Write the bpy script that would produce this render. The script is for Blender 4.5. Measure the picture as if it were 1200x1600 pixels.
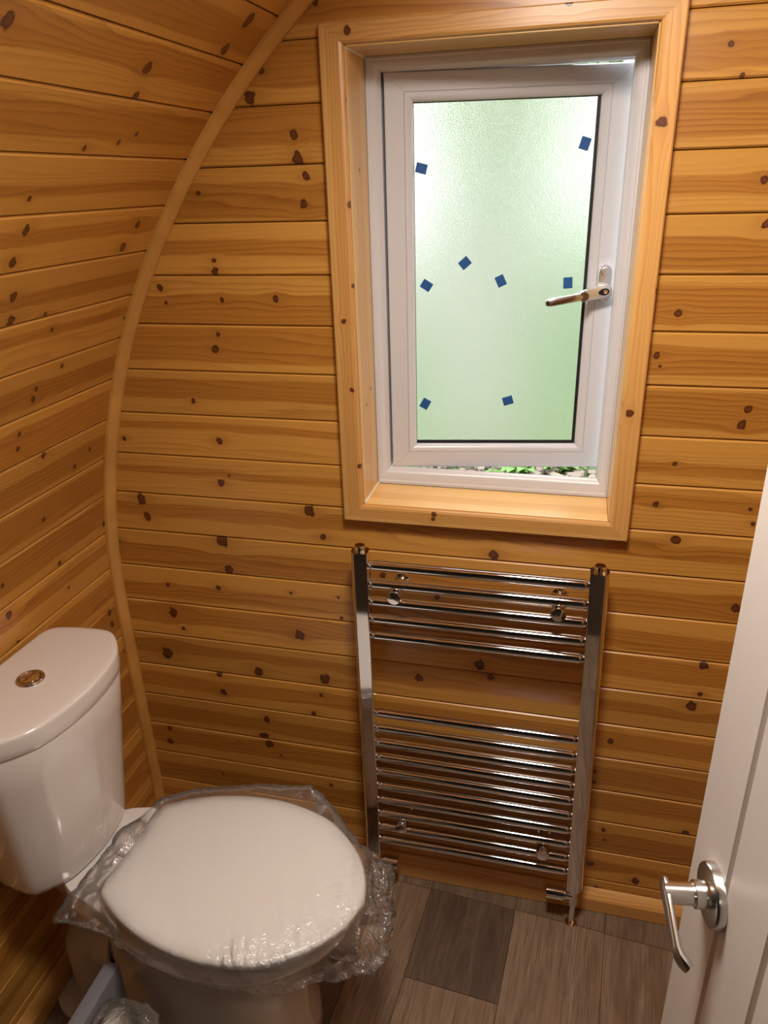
import bpy, bmesh, math, random
from mathutils import Vector, Matrix, noise

for o in list(bpy.data.objects):
    bpy.data.objects.remove(o)
SC = bpy.context.scene
COL = SC.collection
PI = math.pi

# ------------------------------------------------------------------ camera
cam_data = bpy.data.cameras.new('camera')
cam = bpy.data.objects.new('camera', cam_data)
COL.objects.link(cam)
cam.location = (0.0, -1.285, 1.5448)
cam.rotation_euler = (1.15485, 0.02807, 0.24297)
cam_data.sensor_fit = 'VERTICAL'
cam_data.sensor_height = 36.0
cam_data.lens = 36.0 * 1164.45 / 1600.0
cam_data.clip_start = 0.01
SC.camera = cam

# ------------------------------------------------------------------ world, exposure
world = bpy.data.worlds.new('overcast_sky')
SC.world = world
world.use_nodes = True
bg = world.node_tree.nodes['Background']
bg.inputs[0].default_value = (0.95, 0.97, 0.98, 1)
bg.inputs[1].default_value = 4.4
SC.view_settings.view_transform = 'Standard'
SC.view_settings.look = 'None'
SC.view_settings.exposure = 0.0
SC.view_settings.gamma = 1.0
SC.view_settings.use_curve_mapping = False
LAMP_POWER = 15.5          # bulkhead lamp over the toilet room
LAMP_COLOR = (1.0, 0.90, 0.79)
HALL_POWER = 1.5           # lamp of the room behind the doorway
HALL_COLOR = (1.0, 0.86, 0.70)

# ------------------------------------------------------------------ helpers: objects
WN_MATS = {'chrome', 'satin_steel', 'white_upvc', 'silver_finish', 'white_door_paint'}
def link(name, me, mat=None, parent=None, loc=None, rot=None):
    o = bpy.data.objects.new(name, me)
    COL.objects.link(o)
    if mat is not None and me is not None and not me.materials:
        me.materials.append(mat)
    if parent is not None:
        o.parent = parent
    if loc is not None:
        o.location = loc
    if rot is not None:
        o.rotation_euler = rot
    if me is not None and me.polygons and me.polygons[0].use_smooth and mat is not None and mat.name in WN_MATS:
        wn = o.modifiers.new('weighted_normal', 'WEIGHTED_NORMAL'); wn.keep_sharp = True; wn.weight = 90
    return o

def finish(me, smooth=None):
    if smooth is None:
        return
    for p in me.polygons:
        p.use_smooth = True
    me.set_sharp_from_angle(angle=math.radians(smooth))

def mesh(name, verts, faces, smooth=None):
    me = bpy.data.meshes.new(name)
    me.from_pydata([tuple(v) for v in verts], [], faces)
    bm = bmesh.new(); bm.from_mesh(me)
    bmesh.ops.recalc_face_normals(bm, faces=bm.faces)
    bm.to_mesh(me); bm.free()
    finish(me, smooth)
    return me

def bm_mesh(name, bm, smooth=None):
    bmesh.ops.recalc_face_normals(bm, faces=bm.faces)
    me = bpy.data.meshes.new(name)
    bm.to_mesh(me); bm.free()
    finish(me, smooth)
    return me

def add_box(bm, x0, x1, y0, y1, z0, z1, bevel=0.0, seg=2):
    r = bmesh.ops.create_cube(bm, size=1.0)
    vs = r['verts']
    for v in vs:
        v.co = Vector((x0 if v.co.x < 0 else x1, y0 if v.co.y < 0 else y1, z0 if v.co.z < 0 else z1))
    if bevel > 0:
        es = list({e for v in vs for e in v.link_edges})
        bmesh.ops.bevel(bm, geom=es, offset=bevel, segments=seg, affect='EDGES', profile=0.5)

def add_loft(bm, rings, cap=True, closed=True):
    vv = [[bm.verts.new(p) for p in r] for r in rings]
    n = len(rings[0])
    for a, b in zip(vv[:-1], vv[1:]):
        for i in range(n if closed else n - 1):
            j = (i + 1) % n
            bm.faces.new((a[i], a[j], b[j], b[i]))
    if cap:
        bm.faces.new(vv[0][::-1]); bm.faces.new(vv[-1])
    return vv

def frame_axes(d):
    d = Vector(d).normalized()
    a = Vector((0, 0, 1)) if abs(d.z) < 0.9 else Vector((1, 0, 0))
    u = d.cross(a).normalized(); w = d.cross(u).normalized()
    return d, u, w

def add_lathe(bm, base, axis, prof, n=32, cap=True):
    """prof: list of (distance along axis, radius)"""
    d, u, w = frame_axes(axis); base = Vector(base)
    rings = [[base + d*h + (u*math.cos(2*PI*i/n) + w*math.sin(2*PI*i/n))*max(r, 1e-5) for i in range(n)] for h, r in prof]
    add_loft(bm, rings, cap)

def add_tube(bm, path, rad, n=16, cap=True):
    pts = [Vector(p) for p in path]
    rings = []
    pu = None
    for i, p in enumerate(pts):
        t = (pts[min(i+1, len(pts)-1)] - pts[max(i-1, 0)]).normalized()
        if pu is None:
            _, u, w = frame_axes(t)
        else:
            u = (pu - t*pu.dot(t)).normalized(); w = t.cross(u)
        pu = u
        r = rad[i] if isinstance(rad, (list, tuple)) else rad
        rings.append([p + (u*math.cos(2*PI*k/n) + w*math.sin(2*PI*k/n))*r for k in range(n)])
    add_loft(bm, rings, cap)

def add_frame(bm, rect, prof):
    """mitred picture frame in the xz plane; prof = (inset, y) points, closed loop"""
    x0, x1, z0, z1 = rect
    rings = []
    for o, y in prof:
        rings.append([Vector((x0+o, y, z0+o)), Vector((x1-o, y, z0+o)), Vector((x1-o, y, z1-o)), Vector((x0+o, y, z1-o))])
    rings.append(rings[0])
    vv = [[bm.verts.new(p) for p in r] for r in rings[:-1]]
    m = len(vv)
    for k in range(m):
        a, b = vv[k], vv[(k+1) % m]
        for i in range(4):
            j = (i+1) % 4
            bm.faces.new((a[i], a[j], b[j], b[i]))

def catmull(pts, n):
    out = []
    m = len(pts)
    for i in range(m-1):
        p0 = pts[max(i-1, 0)]; p1 = pts[i]; p2 = pts[i+1]; p3 = pts[min(i+2, m-1)]
        for k in range(n):
            t = k/n
            out.append(tuple(0.5*(2*b + (c-a)*t + (2*a-5*b+4*c-d)*t*t + (-a+3*b-3*c+d)*t**3) for a, b, c, d in zip(p0, p1, p2, p3)))
    out.append(pts[-1])
    return out

def structure(name, me, mat, parent=None, **k):
    o = link(name, me, mat, parent, **k)
    o['kind'] = 'structure'
    return o

def thing(name, label, cat, loc=(0, 0, 0), rotz=0.0, group=None):
    o = bpy.data.objects.new(name, None)
    COL.objects.link(o)
    o.location = loc; o.rotation_euler = (0, 0, rotz)
    o.empty_display_size = 0.05
    o['label'] = label; o['category'] = cat
    if group: o['group'] = group
    return o

def tag(o, label, cat, group=None):
    o['label'] = label; o['category'] = cat
    if group: o['group'] = group
    return o

# ------------------------------------------------------------------ helpers: materials
class NT:
    def __init__(self, tree): self.t = tree; self.n = tree.nodes; self.l = tree.links
    def add(self, kind, **k):
        nd = self.n.new(kind)
        for a, b in k.items(): setattr(nd, a, b)
        return nd
    def put(self, sock, val):
        if isinstance(val, bpy.types.NodeSocket): self.l.new(val, sock)
        else: sock.default_value = val
    def m(self, op, a, b=0.0, c=None, clamp=False):
        nd = self.add('ShaderNodeMath', operation=op, use_clamp=clamp)
        self.put(nd.inputs[0], a); self.put(nd.inputs[1], b)
        if c is not None: self.put(nd.inputs[2], c)
        return nd.outputs[0]
    def vm(self, op, a, b=(0, 0, 0), out=0):
        nd = self.add('ShaderNodeVectorMath', operation=op)
        self.put(nd.inputs[0], a)
        if op == 'SCALE': self.put(nd.inputs['Scale'], b)
        else: self.put(nd.inputs[1], b)
        return nd.outputs[out]
    def xyz(self, x, y, z):
        nd = self.add('ShaderNodeCombineXYZ')
        for s, v in zip(nd.inputs, (x, y, z)): self.put(s, v)
        return nd.outputs[0]
    def sep(self, v):
        nd = self.add('ShaderNodeSeparateXYZ'); self.put(nd.inputs[0], v)
        return nd.outputs
    def noise(self, vec, scale=1.0, detail=2.0, rough=0.5, w=None, dist=0.0):
        nd = self.add('ShaderNodeTexNoise')
        if w is not None:
            nd.noise_dimensions = '4D'; self.put(nd.inputs['W'], w)
        self.put(nd.inputs['Vector'], vec); self.put(nd.inputs['Scale'], scale)
        nd.inputs['Detail'].default_value = detail; nd.inputs['Roughness'].default_value = rough
        nd.inputs['Distortion'].default_value = dist
        return nd.outputs[0]
    def ss(self, x, a, b, lo=0.0, hi=1.0):
        nd = self.add('ShaderNodeMapRange', interpolation_type='SMOOTHSTEP')
        self.put(nd.inputs[0], x)
        for i, v in zip((1, 2, 3, 4), (a, b, lo, hi)): self.put(nd.inputs[i], v)
        return nd.outputs[0]
    def mix(self, f, a, b, blend='MIX'):
        nd = self.add('ShaderNodeMix', data_type='RGBA', blend_type=blend)
        self.put(nd.inputs[0], f); self.put(nd.inputs[6], a); self.put(nd.inputs[7], b)
        return nd.outputs[2]
    def bump(self, h, strength=0.2, dist=0.001, normal=None):
        nd = self.add('ShaderNodeBump')
        nd.inputs['Strength'].default_value = strength; nd.inputs['Distance'].default_value = dist
        self.put(nd.inputs['Height'], h)
        if normal is not None: self.put(nd.inputs['Normal'], normal)
        return nd.outputs[0]

def new_mat(name):
    m = bpy.data.materials.new(name); m.use_nodes = True
    return m, NT(m.node_tree), m.node_tree.nodes['Principled BSDF']

def plain(name, col, rough=0.5, metal=0.0, coat=0.0, noise_amt=0.0, noise_scale=30, spec=0.5, bump=0.0, bump_scale=200):
    m, t, p = new_mat(name)
    p.inputs['Base Color'].default_value = (*col, 1)
    p.inputs['Roughness'].default_value = rough
    p.inputs['Metallic'].default_value = metal
    p.inputs['Coat Weight'].default_value = coat
    p.inputs['Coat Roughness'].default_value = 0.05
    p.inputs['Specular IOR Level'].default_value = spec
    oc = t.add('ShaderNodeTexCoord').outputs['Object']
    n = t.noise(oc, noise_scale, 3)
    if noise_amt > 0:
        c = t.mix(n, tuple(x*(1-noise_amt) for x in col) + (1,), tuple(min(1, x*(1+noise_amt)) for x in col) + (1,))
        t.put(p.inputs['Base Color'], c)
    if bump > 0:
        t.put(p.inputs['Normal'], t.bump(t.noise(oc, bump_scale, 2), bump, 0.001))
    return m

NK = 6
def pine(name, light, dark, knotcol, rough=0.33, ring=0.0105, along='X', across='Z', use_knots=True, pin=True, warm=None, band_amt=0.55):
    m, t, p = new_mat(name)
    oc = t.sep(t.add('ShaderNodeTexCoord').outputs['Object'])
    ax = {'X': 0, 'Y': 1, 'Z': 2}
    u = oc[ax[along]]; v = oc[ax[across]]
    other = oc[({0, 1, 2} - {ax[along], ax[across]}).pop()]
    rnd = t.add('ShaderNodeObjectInfo').outputs['Random']
    w = t.m('MULTIPLY', rnd, 37.0)
    v = t.m('ADD', v, t.m('MULTIPLY', other, 0.6))
    v0 = v
    kmask = None; halo = None
    if use_knots:
        wx = t.m('MULTIPLY', t.m('SUBTRACT', t.noise(t.xyz(u, v0, 1.0), 75.0, 1, 0.5, w), 0.5), 1.5)
        wy = t.m('MULTIPLY', t.m('SUBTRACT', t.noise(t.xyz(u, v0, 4.0), 75.0, 1, 0.5, w), 0.5), 1.5)
    for i in range(NK if use_knots else 0):
        at = t.add('ShaderNodeAttribute', attribute_type='OBJECT', attribute_name='knot_%d' % i)
        ks = t.sep(at.outputs['Vector'])
        r = t.m('MAXIMUM', ks[2], 0.0005)
        du = t.m('ADD', t.m('DIVIDE', t.m('SUBTRACT', u, ks[0]), r), wx)
        dv = t.m('ADD', t.m('DIVIDE', t.m('SUBTRACT', v0, ks[1]), r), wy)
        d2 = t.m('ADD', t.m('MULTIPLY', du, du), t.m('MULTIPLY', t.m('MULTIPLY', dv, dv), 0.8))
        e2 = t.m('ADD', t.m('MULTIPLY', t.m('MULTIPLY', du, du), 0.055), t.m('MULTIPLY', t.m('MULTIPLY', dv, dv), 0.16))
        g = t.m('EXPONENT', t.m('MULTIPLY', e2, -1.0))
        dvv = t.m('SUBTRACT', v, ks[1])
        v = t.m('SUBTRACT', v, t.m('MULTIPLY', t.m('MULTIPLY', dvv, g), 0.85))
        kmask = d2 if kmask is None else t.m('MINIMUM', kmask, d2)
        halo = g if halo is None else t.m('MAXIMUM', halo, g)
    vec = t.xyz(t.m('MULTIPLY', u, 1.1), t.m('MULTIPLY', v, 13.0), 0.0)
    n1 = t.noise(vec, 1.0, 2, 0.5, w)
    n2 = t.noise(t.xyz(t.m('MULTIPLY', u, 7.0), t.m('MULTIPLY', v, 60.0), 0.0), 1.0, 2, 0.5, w)
    gfield = t.m('ADD', t.m('DIVIDE', v, ring), t.m('ADD', t.m('MULTIPLY', n1, 11.0), t.m('MULTIPLY', n2, 1.1)))
    fr = t.m('FRACT', gfield)
    late = t.m('MULTIPLY', t.m('POWER', fr, 2.4), t.ss(fr, 1.0, 0.90))
    r2 = t.m('FRACT', t.m('MULTIPLY', rnd, 17.31)); r3 = t.m('FRACT', t.m('MULTIPLY', rnd, 53.77))
    wobv = t.m('MULTIPLY', t.m('SUBTRACT', t.noise(t.xyz(t.m('MULTIPLY', u, 1.6), t.m('MULTIPLY', v, 9.0), 2.0), 1.0, 2, 0.5, w), 0.5), 0.030)
    bpos = t.m('ABSOLUTE', t.m('ADD', t.m('SUBTRACT', v, t.m('MULTIPLY', t.m('SUBTRACT', r2, 0.5), 0.034)), wobv))
    bw = t.m('ADD', 0.008, t.m('MULTIPLY', r3, 0.026))
    band = t.ss(bpos, t.m('ADD', bw, 0.0025), t.m('SUBTRACT', bw, 0.0025))
    amt = t.m('ADD', t.ss(t.noise(t.xyz(t.m('MULTIPLY', u, 0.9), t.m('MULTIPLY', v, 22.0), 3.0), 1.0, 1, 0.5, w), 0.36, 0.64, 0.10, 0.62), t.m('MULTIPLY', band, 0.42))
    lines = t.m('MULTIPLY', late, amt)
    fibre = t.noise(t.xyz(t.m('MULTIPLY', u, 25.0), t.m('MULTIPLY', v, 1400.0), 0.0), 1.0, 2, 0.6, w)
    base = t.mix(t.m('MULTIPLY', band, band_amt), light, warm or tuple(0.5*a+0.5*b for a, b in zip(light, dark)))
    col = t.mix(t.m('MULTIPLY', lines, 0.85), base, dark)
    col = t.mix(t.m('MULTIPLY', t.m('SUBTRACT', fibre, 0.5), 0.5, clamp=True), col, dark)
    # plank to plank tone
    tone = t.m('ADD', 0.88, t.m('MULTIPLY', t.m('FRACT', t.m('MULTIPLY', rnd, 91.7)), 0.22))
    col = t.mix(1.0, col, t.xyz(tone, tone, tone), 'MULTIPLY')
    if use_knots:
        wob = t.m('MULTIPLY', t.m('SUBTRACT', t.noise(t.xyz(u, v0, 0.0), 260.0, 2, 0.5, w), 0.5), 0.45)
        kd = t.m('ADD', t.m('SQRT', kmask), wob)
        h = t.m('MULTIPLY', t.m('POWER', halo, 1.6), 0.5)
        col = t.mix(h, col, tuple(0.75*a+0.25*b for a, b in zip(dark, light)))
        col = t.mix(t.ss(kd, 1.15, 0.80), col, knotcol)
        col = t.mix(t.m('MULTIPLY', t.ss(kd, 0.85, 0.45), 0.85), col, (0.15, 0.045, 0.013, 1))
    t.put(p.inputs['Base Color'], col)
    p.inputs['Roughness'].default_value = rough
    p.inputs['Coat Weight'].default_value = 0.25
    p.inputs['Coat Roughness'].default_value = 0.22
    hgt = t.m('ADD', t.m('MULTIPLY', fibre, 0.5), t.m('MULTIPLY', lines, 0.6))
    t.put(p.inputs['Normal'], t.bump(hgt, 0.12, 0.0006))
    return m

M = {}
M['pine'] = pine('lacquered_pine', (0.61, 0.305, 0.062, 1), (0.26, 0.085, 0.012, 1), (0.060, 0.014, 0.005, 1), warm=(0.43, 0.175, 0.026, 1), band_amt=0.8)
M['pine_trim'] = pine('pale_pine_trim', (0.70, 0.40, 0.13, 1), (0.46, 0.20, 0.05, 1), (0.10, 0.03, 0.012, 1), warm=(0.62, 0.31, 0.085, 1), ring=0.007)
M['pine_trim_v'] = pine('pale_pine_trim_upright', (0.70, 0.40, 0.13, 1), (0.46, 0.20, 0.05, 1), (0.10, 0.03, 0.012, 1), warm=(0.62, 0.31, 0.085, 1), ring=0.007, along='Z', across='X')
M['pine_plain'] = pine('plain_pine', (0.60, 0.30, 0.08, 1), (0.36, 0.14, 0.025, 1), (0.07, 0.02, 0.01, 1), use_knots=False)
M['pine_plain_y'] = pine('plain_pine_lengthwise', (0.60, 0.30, 0.08, 1), (0.36, 0.14, 0.025, 1), (0.07, 0.02, 0.01, 1), use_knots=False, along='Y', across='Z')
M['backing'] = plain('dark_backing', (0.05, 0.025, 0.01), 0.8, noise_amt=0.2)
M['upvc'] = plain('white_upvc', (0.66, 0.66, 0.70), 0.28, noise_amt=0.01)
M['gasket'] = plain('black_gasket', (0.012, 0.012, 0.014), 0.5, noise_amt=0.2)
M['blue'] = plain('blue_foam', (0.012, 0.095, 0.33), 0.6, noise_amt=0.08, noise_scale=400)
M['chrome'] = plain('chrome', (0.80, 0.80, 0.81), 0.045, 1.0, noise_amt=0.01)
M['satin'] = plain('satin_steel', (0.62, 0.60, 0.58), 0.22, 1.0, noise_amt=0.04, noise_scale=300)
M['silver'] = plain('silver_finish', (0.86, 0.86, 0.87), 0.24, 0.85, noise_amt=0.02)
M['ceramic'] = plain('white_ceramic', (0.80, 0.765, 0.745), 0.12, 0.0, 0.6, noise_amt=0.008, noise_scale=4)
M['seat'] = plain('white_seat_plastic', (0.80, 0.765, 0.745), 0.3, noise_amt=0.01, noise_scale=8)
M['pipe'] = plain('white_pipe_plastic', (0.62, 0.56, 0.50), 0.4, noise_amt=0.03)
M['lilac'] = plain('pale_grey_plastic', (0.205, 0.205, 0.235), 0.4, noise_amt=0.02)
M['paint'] = plain('white_door_paint', (0.80, 0.76, 0.73), 0.38, noise_amt=0.012, noise_scale=12, bump=0.03, bump_scale=90)
M['paper'] = plain('white_paper', (0.80, 0.78, 0.74), 0.6, noise_amt=0.02)
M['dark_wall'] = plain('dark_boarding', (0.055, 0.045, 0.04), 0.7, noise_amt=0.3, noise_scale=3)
M['keyhole'] = plain('black_plastic', (0.01, 0.01, 0.012), 0.3, noise_amt=0.1)
M['sealant'] = plain('white_sealant', (0.80, 0.76, 0.68), 0.45, noise_amt=0.02)

def vinyl():
    m, t, p = new_mat('grey_oak_vinyl')
    oc = t.sep(t.add('ShaderNodeTexCoord').outputs['Object'])
    info = t.add('ShaderNodeObjectInfo')
    w = t.m('MULTIPLY', info.outputs['Random'], 53.0)
    tone = t.add('ShaderNodeAttribute', attribute_type='OBJECT', attribute_name='tone').outputs['Fac']
    u, v = oc[1], oc[0]
    n1 = t.noise(t.xyz(t.m('MULTIPLY', u, 4.0), t.m('MULTIPLY', v, 22.0), 0.0), 1.0, 5, 0.65, w, 1.5)
    n2 = t.noise(t.xyz(t.m('MULTIPLY', u, 9.0), t.m('MULTIPLY', v, 420.0), 0.0), 1.0, 4, 0.65, w)
    crack = t.noise(t.xyz(t.m('MULTIPLY', u, 7.0), t.m('MULTIPLY', v, 260.0), 5.0), 1.0, 3, 0.6, w, 0.5)
    a = t.mix(tone, (0.070, 0.046, 0.030, 1), (0.28, 0.180, 0.112, 1))
    b = t.mix(tone, (0.145, 0.100, 0.070, 1), (0.42, 0.295, 0.20, 1))
    col = t.mix(t.ss(n1, 0.3, 0.7), a, b)
    col = t.mix(t.m('MULTIPLY', t.ss(n2, 0.42, 0.68), 0.6), col, (0.075, 0.047, 0.032, 1))
    col = t.mix(t.m('MULTIPLY', t.ss(crack, 0.60, 0.70), 0.6), col, (0.035, 0.022, 0.016, 1))
    t.put(p.inputs['Base Color'], col)
    p.inputs['Roughness'].default_value = 0.42
    t.put(p.inputs['Normal'], t.bump(t.m('ADD', n2, crack), 0.12, 0.0006))
    return m
M['vinyl'] = vinyl()

def frosted():
    m, t, p = new_mat('obscured_glass')
    p.inputs['Base Color'].default_value = (0.96, 0.985, 0.965, 1)
    p.inputs['Roughness'].default_value = 0.30
    p.inputs['Transmission Weight'].default_value = 1.0
    p.inputs['IOR'].default_value = 1.35
    oc = t.add('ShaderNodeTexCoord').outputs['Object']
    n = t.noise(oc, 420.0, 2, 0.6)
    t.put(p.inputs['Normal'], t.bump(n, 0.35, 0.002))
    return m
M['frosted'] = frosted()

def film():
    m, t, p = new_mat('clear_polythene')
    nt = m.node_tree; nt.nodes.remove(p)
    out = nt.nodes['Material Output']
    oc = t.add('ShaderNodeTexCoord').outputs['Object']
    cr = t.add('ShaderNodeAttribute', attribute_type='GEOMETRY', attribute_name='crumple').outputs['Fac']
    n = t.noise(oc, 30.0, 3, 0.6, dist=1.6)
    rid = t.m('ABSOLUTE', t.m('SUBTRACT', n, 0.5))
    rid2 = t.m('ABSOLUTE', t.m('SUBTRACT', t.noise(oc, 75.0, 2, 0.5, dist=0.8), 0.5))
    hh = t.m('MULTIPLY', t.m('ADD', t.m('MULTIPLY', rid, 2.2), rid2), t.m('ADD', 0.06, t.m('MULTIPLY', cr, 1.3)))
    bmp = t.bump(hh, 1.0, 0.0028)
    tr = t.add('ShaderNodeBsdfTransparent'); tr.inputs[0].default_value = (0.995, 0.993, 0.99, 1)
    gl = t.add('ShaderNodeBsdfGlossy'); gl.inputs['Roughness'].default_value = 0.16
    gl.inputs['Color'].default_value = (0.95, 0.95, 0.95, 1)
    t.put(gl.inputs['Normal'], bmp)
    df = t.add('ShaderNodeBsdfTranslucent'); df.inputs[0].default_value = (0.85, 0.83, 0.81, 1)
    df2 = t.add('ShaderNodeBsdfDiffuse'); df2.inputs[0].default_value = (0.85, 0.83, 0.81, 1)
    fz = t.add('ShaderNodeFresnel'); fz.inputs['IOR'].default_value = 1.75
    bm2_ = t.bump(hh, 0.35, 0.006); t.put(fz.inputs['Normal'], bm2_)
    lw = t.add('ShaderNodeLayerWeight'); lw.inputs[0].default_value = 0.25
    hz = t.m('ADD', t.m('ADD', 0.025, t.m('MULTIPLY', cr, 0.06)), t.m('MULTIPLY', lw.outputs['Facing'], 0.20))
    mx0 = t.add('ShaderNodeMixShader'); t.put(mx0.inputs[0], 0.5); t.l.new(df.outputs[0], mx0.inputs[1]); t.l.new(df2.outputs[0], mx0.inputs[2])
    mx1 = t.add('ShaderNodeMixShader'); t.put(mx1.inputs[0], hz); t.l.new(tr.outputs[0], mx1.inputs[1]); t.l.new(mx0.outputs[0], mx1.inputs[2])
    mx2 = t.add('ShaderNodeMixShader'); t.put(mx2.inputs[0], t.m('MULTIPLY', fz.outputs[0], 1.15, clamp=True)); t.l.new(mx1.outputs[0], mx2.inputs[1]); t.l.new(gl.outputs[0], mx2.inputs[2])
    t.l.new(mx2.outputs[0], out.inputs[0])
    return m
M['film'] = film()

def emit(name, col, s):
    m, t, p = new_mat(name)
    p.inputs['Base Color'].default_value = (0.8, 0.8, 0.8, 1)
    p.inputs['Emission Color'].default_value = (*col, 1)
    p.inputs['Emission Strength'].default_value = s
    return m

def ground_mat():
    m, t, p = new_mat('lawn_and_gravel')
    g = t.add('ShaderNodeNewGeometry').outputs['Position']
    s = t.sep(g)
    n = t.noise(g, 1.1, 4, 0.6); f = t.noise(g, 30.0, 3, 0.7)
    col = t.mix(n, (0.085, 0.140, 0.058, 1), (0.13, 0.185, 0.088, 1))
    col = t.mix(t.m('MULTIPLY', f, 0.35), col, (0.06, 0.11, 0.035, 1))
    t.put(p.inputs['Base Color'], col)
    p.inputs['Roughness'].default_value = 0.9
    t.put(p.inputs['Normal'], t.bump(f, 0.6, 0.02))
    return m
M['lawn'] = ground_mat()
M['gravel'] = plain('pale_gravel', (0.20, 0.19, 0.165), 0.9, noise_amt=0.5, noise_scale=40, bump=0.6, bump_scale=60)
M['pebble'] = plain('pebble_stone', (0.24, 0.195, 0.15), 0.8, noise_amt=0.6, noise_scale=9)
M['leaf'] = plain('green_leaf', (0.10, 0.22, 0.03), 0.5, noise_amt=0.4, noise_scale=12)
M['hedge'] = plain('hedge_leaf', (0.28, 0.40, 0.17), 0.6, noise_amt=0.6, noise_scale=5)
M['bark'] = plain('tree_bark', (0.12, 0.08, 0.05), 0.9, noise_amt=0.4, noise_scale=10)

# ------------------------------------------------------------------ measured shape of the pod
CX, CZ, RR = 0.475, 0.696, 1.441        # barrel arc of the side wall
XW = CX - RR                             # flat lower part of the left wall
PITCH = 0.088
ZJ = 1.8405                              # joint k of the back wall lies at ZJ - k*PITCH
YF = -1.30                               # front partition with the doorway

def arc(s):
    """arc length from the floor -> (x, z) on the inner face"""
    if s < CZ: return XW, s
    a = (s - CZ)/RR
    return CX - RR*math.cos(a), CZ + RR*math.sin(a)
def arc_x(z):
    if z < CZ: return XW
    return CX - math.sqrt(max(RR*RR - (z-CZ)**2, 0))

KB = {1: [(-0.516, 0.0065, 0.0054), (-0.539, -0.0326, 0.0096), (0.18, -0.0014, 0.0042), (0.201, -0.0403, 0.0033)], 2: [(-0.468, 0.0005, 0.007), (-0.463, -0.0336, 0.0096)], 3: [(-0.649, 0.005, 0.0048), (-0.452, 0.0253, 0.0067), (-0.459, -0.0178, 0.0061), (0.251, 0.0005, 0.0058)], 4: [(-0.636, -0.0187, 0.0042), (-0.637, -0.0359, 0.0061), (0.264, 0.0284, 0.0064)], 5: [(-0.751, 0.0235, 0.0059), (-0.742, -0.0041, 0.0035), (-0.628, 0.001, 0.0043), (-0.523, 0.0034, 0.006), (0.156, -0.0141, 0.0059)], 6: [(-0.644, 0.0268, 0.0044), (-0.653, -0.0005, 0.0064), (0.132, 0.0061, 0.005), (0.139, -0.0112, 0.0025)], 7: [(-0.713, -0.0152, 0.0047), (0.283, 0.0105, 0.0059), (0.278, -0.0172, 0.0071)], 8: [(-0.881, -0.0121, 0.0045), (-0.668, -0.006, 0.0068), (0.183, -0.0021, 0.0038)], 9: [(-0.675, -0.008, 0.0075), (-0.656, 0.009, 0.0026), (0.161, 0.0079, 0.0048), (0.314, 0.0101, 0.0039), (0.322, -0.0171, 0.0037)], 10: [(-0.865, 0.0316, 0.0115), (-0.859, -0.0091, 0.0087), (-0.49, 0.0317, 0.0112), (-0.478, 0.0025, 0.0061), (-0.465, -0.0242, 0.0062), (0.202, 0.0289, 0.0081), (0.21, 0.0011, 0.0057), (-0.12, -0.0313, 0.0102)], 11: [(-0.691, 0.0345, 0.0133), (-0.662, 0.0031, 0.0033), (-0.682, -0.0323, 0.0096), (-0.942, 0.0117, 0.006), (-0.945, -0.014, 0.0055), (0.321, -0.0093, 0.0083), (-0.342, -0.0113, 0.0067), (-0.363, 0.0382, 0.0055)], 12: [(-0.836, 0.0026, 0.0048), (-0.714, 0.0075, 0.0063), (-0.613, 0.0025, 0.0034), (-0.545, 0.0131, 0.0038), (-0.44, 0.0139, 0.0037), (-0.435, -0.0364, 0.0043), (0.262, -0.016, 0.0035), (-0.23, 0.0378, 0.0054)], 13: [(-0.836, 0.0175, 0.011), (-0.815, -0.0219, 0.0043), (-0.534, -0.0021, 0.0112), (-0.517, 0.0221, 0.0039), (0.284, 0.0366, 0.0087), (0.315, 0.003, 0.0035), (0.286, -0.0316, 0.005), (-0.143, -0.0244, 0.0099)], 14: [(-0.867, -0.0069, 0.0139), (-0.64, -0.0275, 0.0107), (-0.482, -0.0235, 0.0124), (0.274, 0.0266, 0.0108), (-0.27, 0.0118, 0.0087), (-0.118, 0.0373, 0.0077)], 15: [(-0.742, 0.0401, 0.0074), (-0.736, -0.0113, 0.0081), (-0.494, 0.0189, 0.0046), (-0.516, -0.0351, 0.0058), (0.133, 0.0024, 0.0058)], 16: [(-0.634, 0.0151, 0.0079), (-0.646, -0.0347, 0.0099), (0.108, 0.0055, 0.004), (0.11, -0.0245, 0.0045)], 17: [(-0.635, 0.0316, 0.0099), (-0.609, 0.0015, 0.0037), (-0.896, 0.0297, 0.0074), (-0.902, -0.0096, 0.0075), (0.304, -0.0378, 0.0068)], 18: [(-0.769, -0.001, 0.0033), (-0.487, 0.0203, 0.0049), (0.139, 0.0204, 0.005), (0.144, -0.0082, 0.0037)]}
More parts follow.
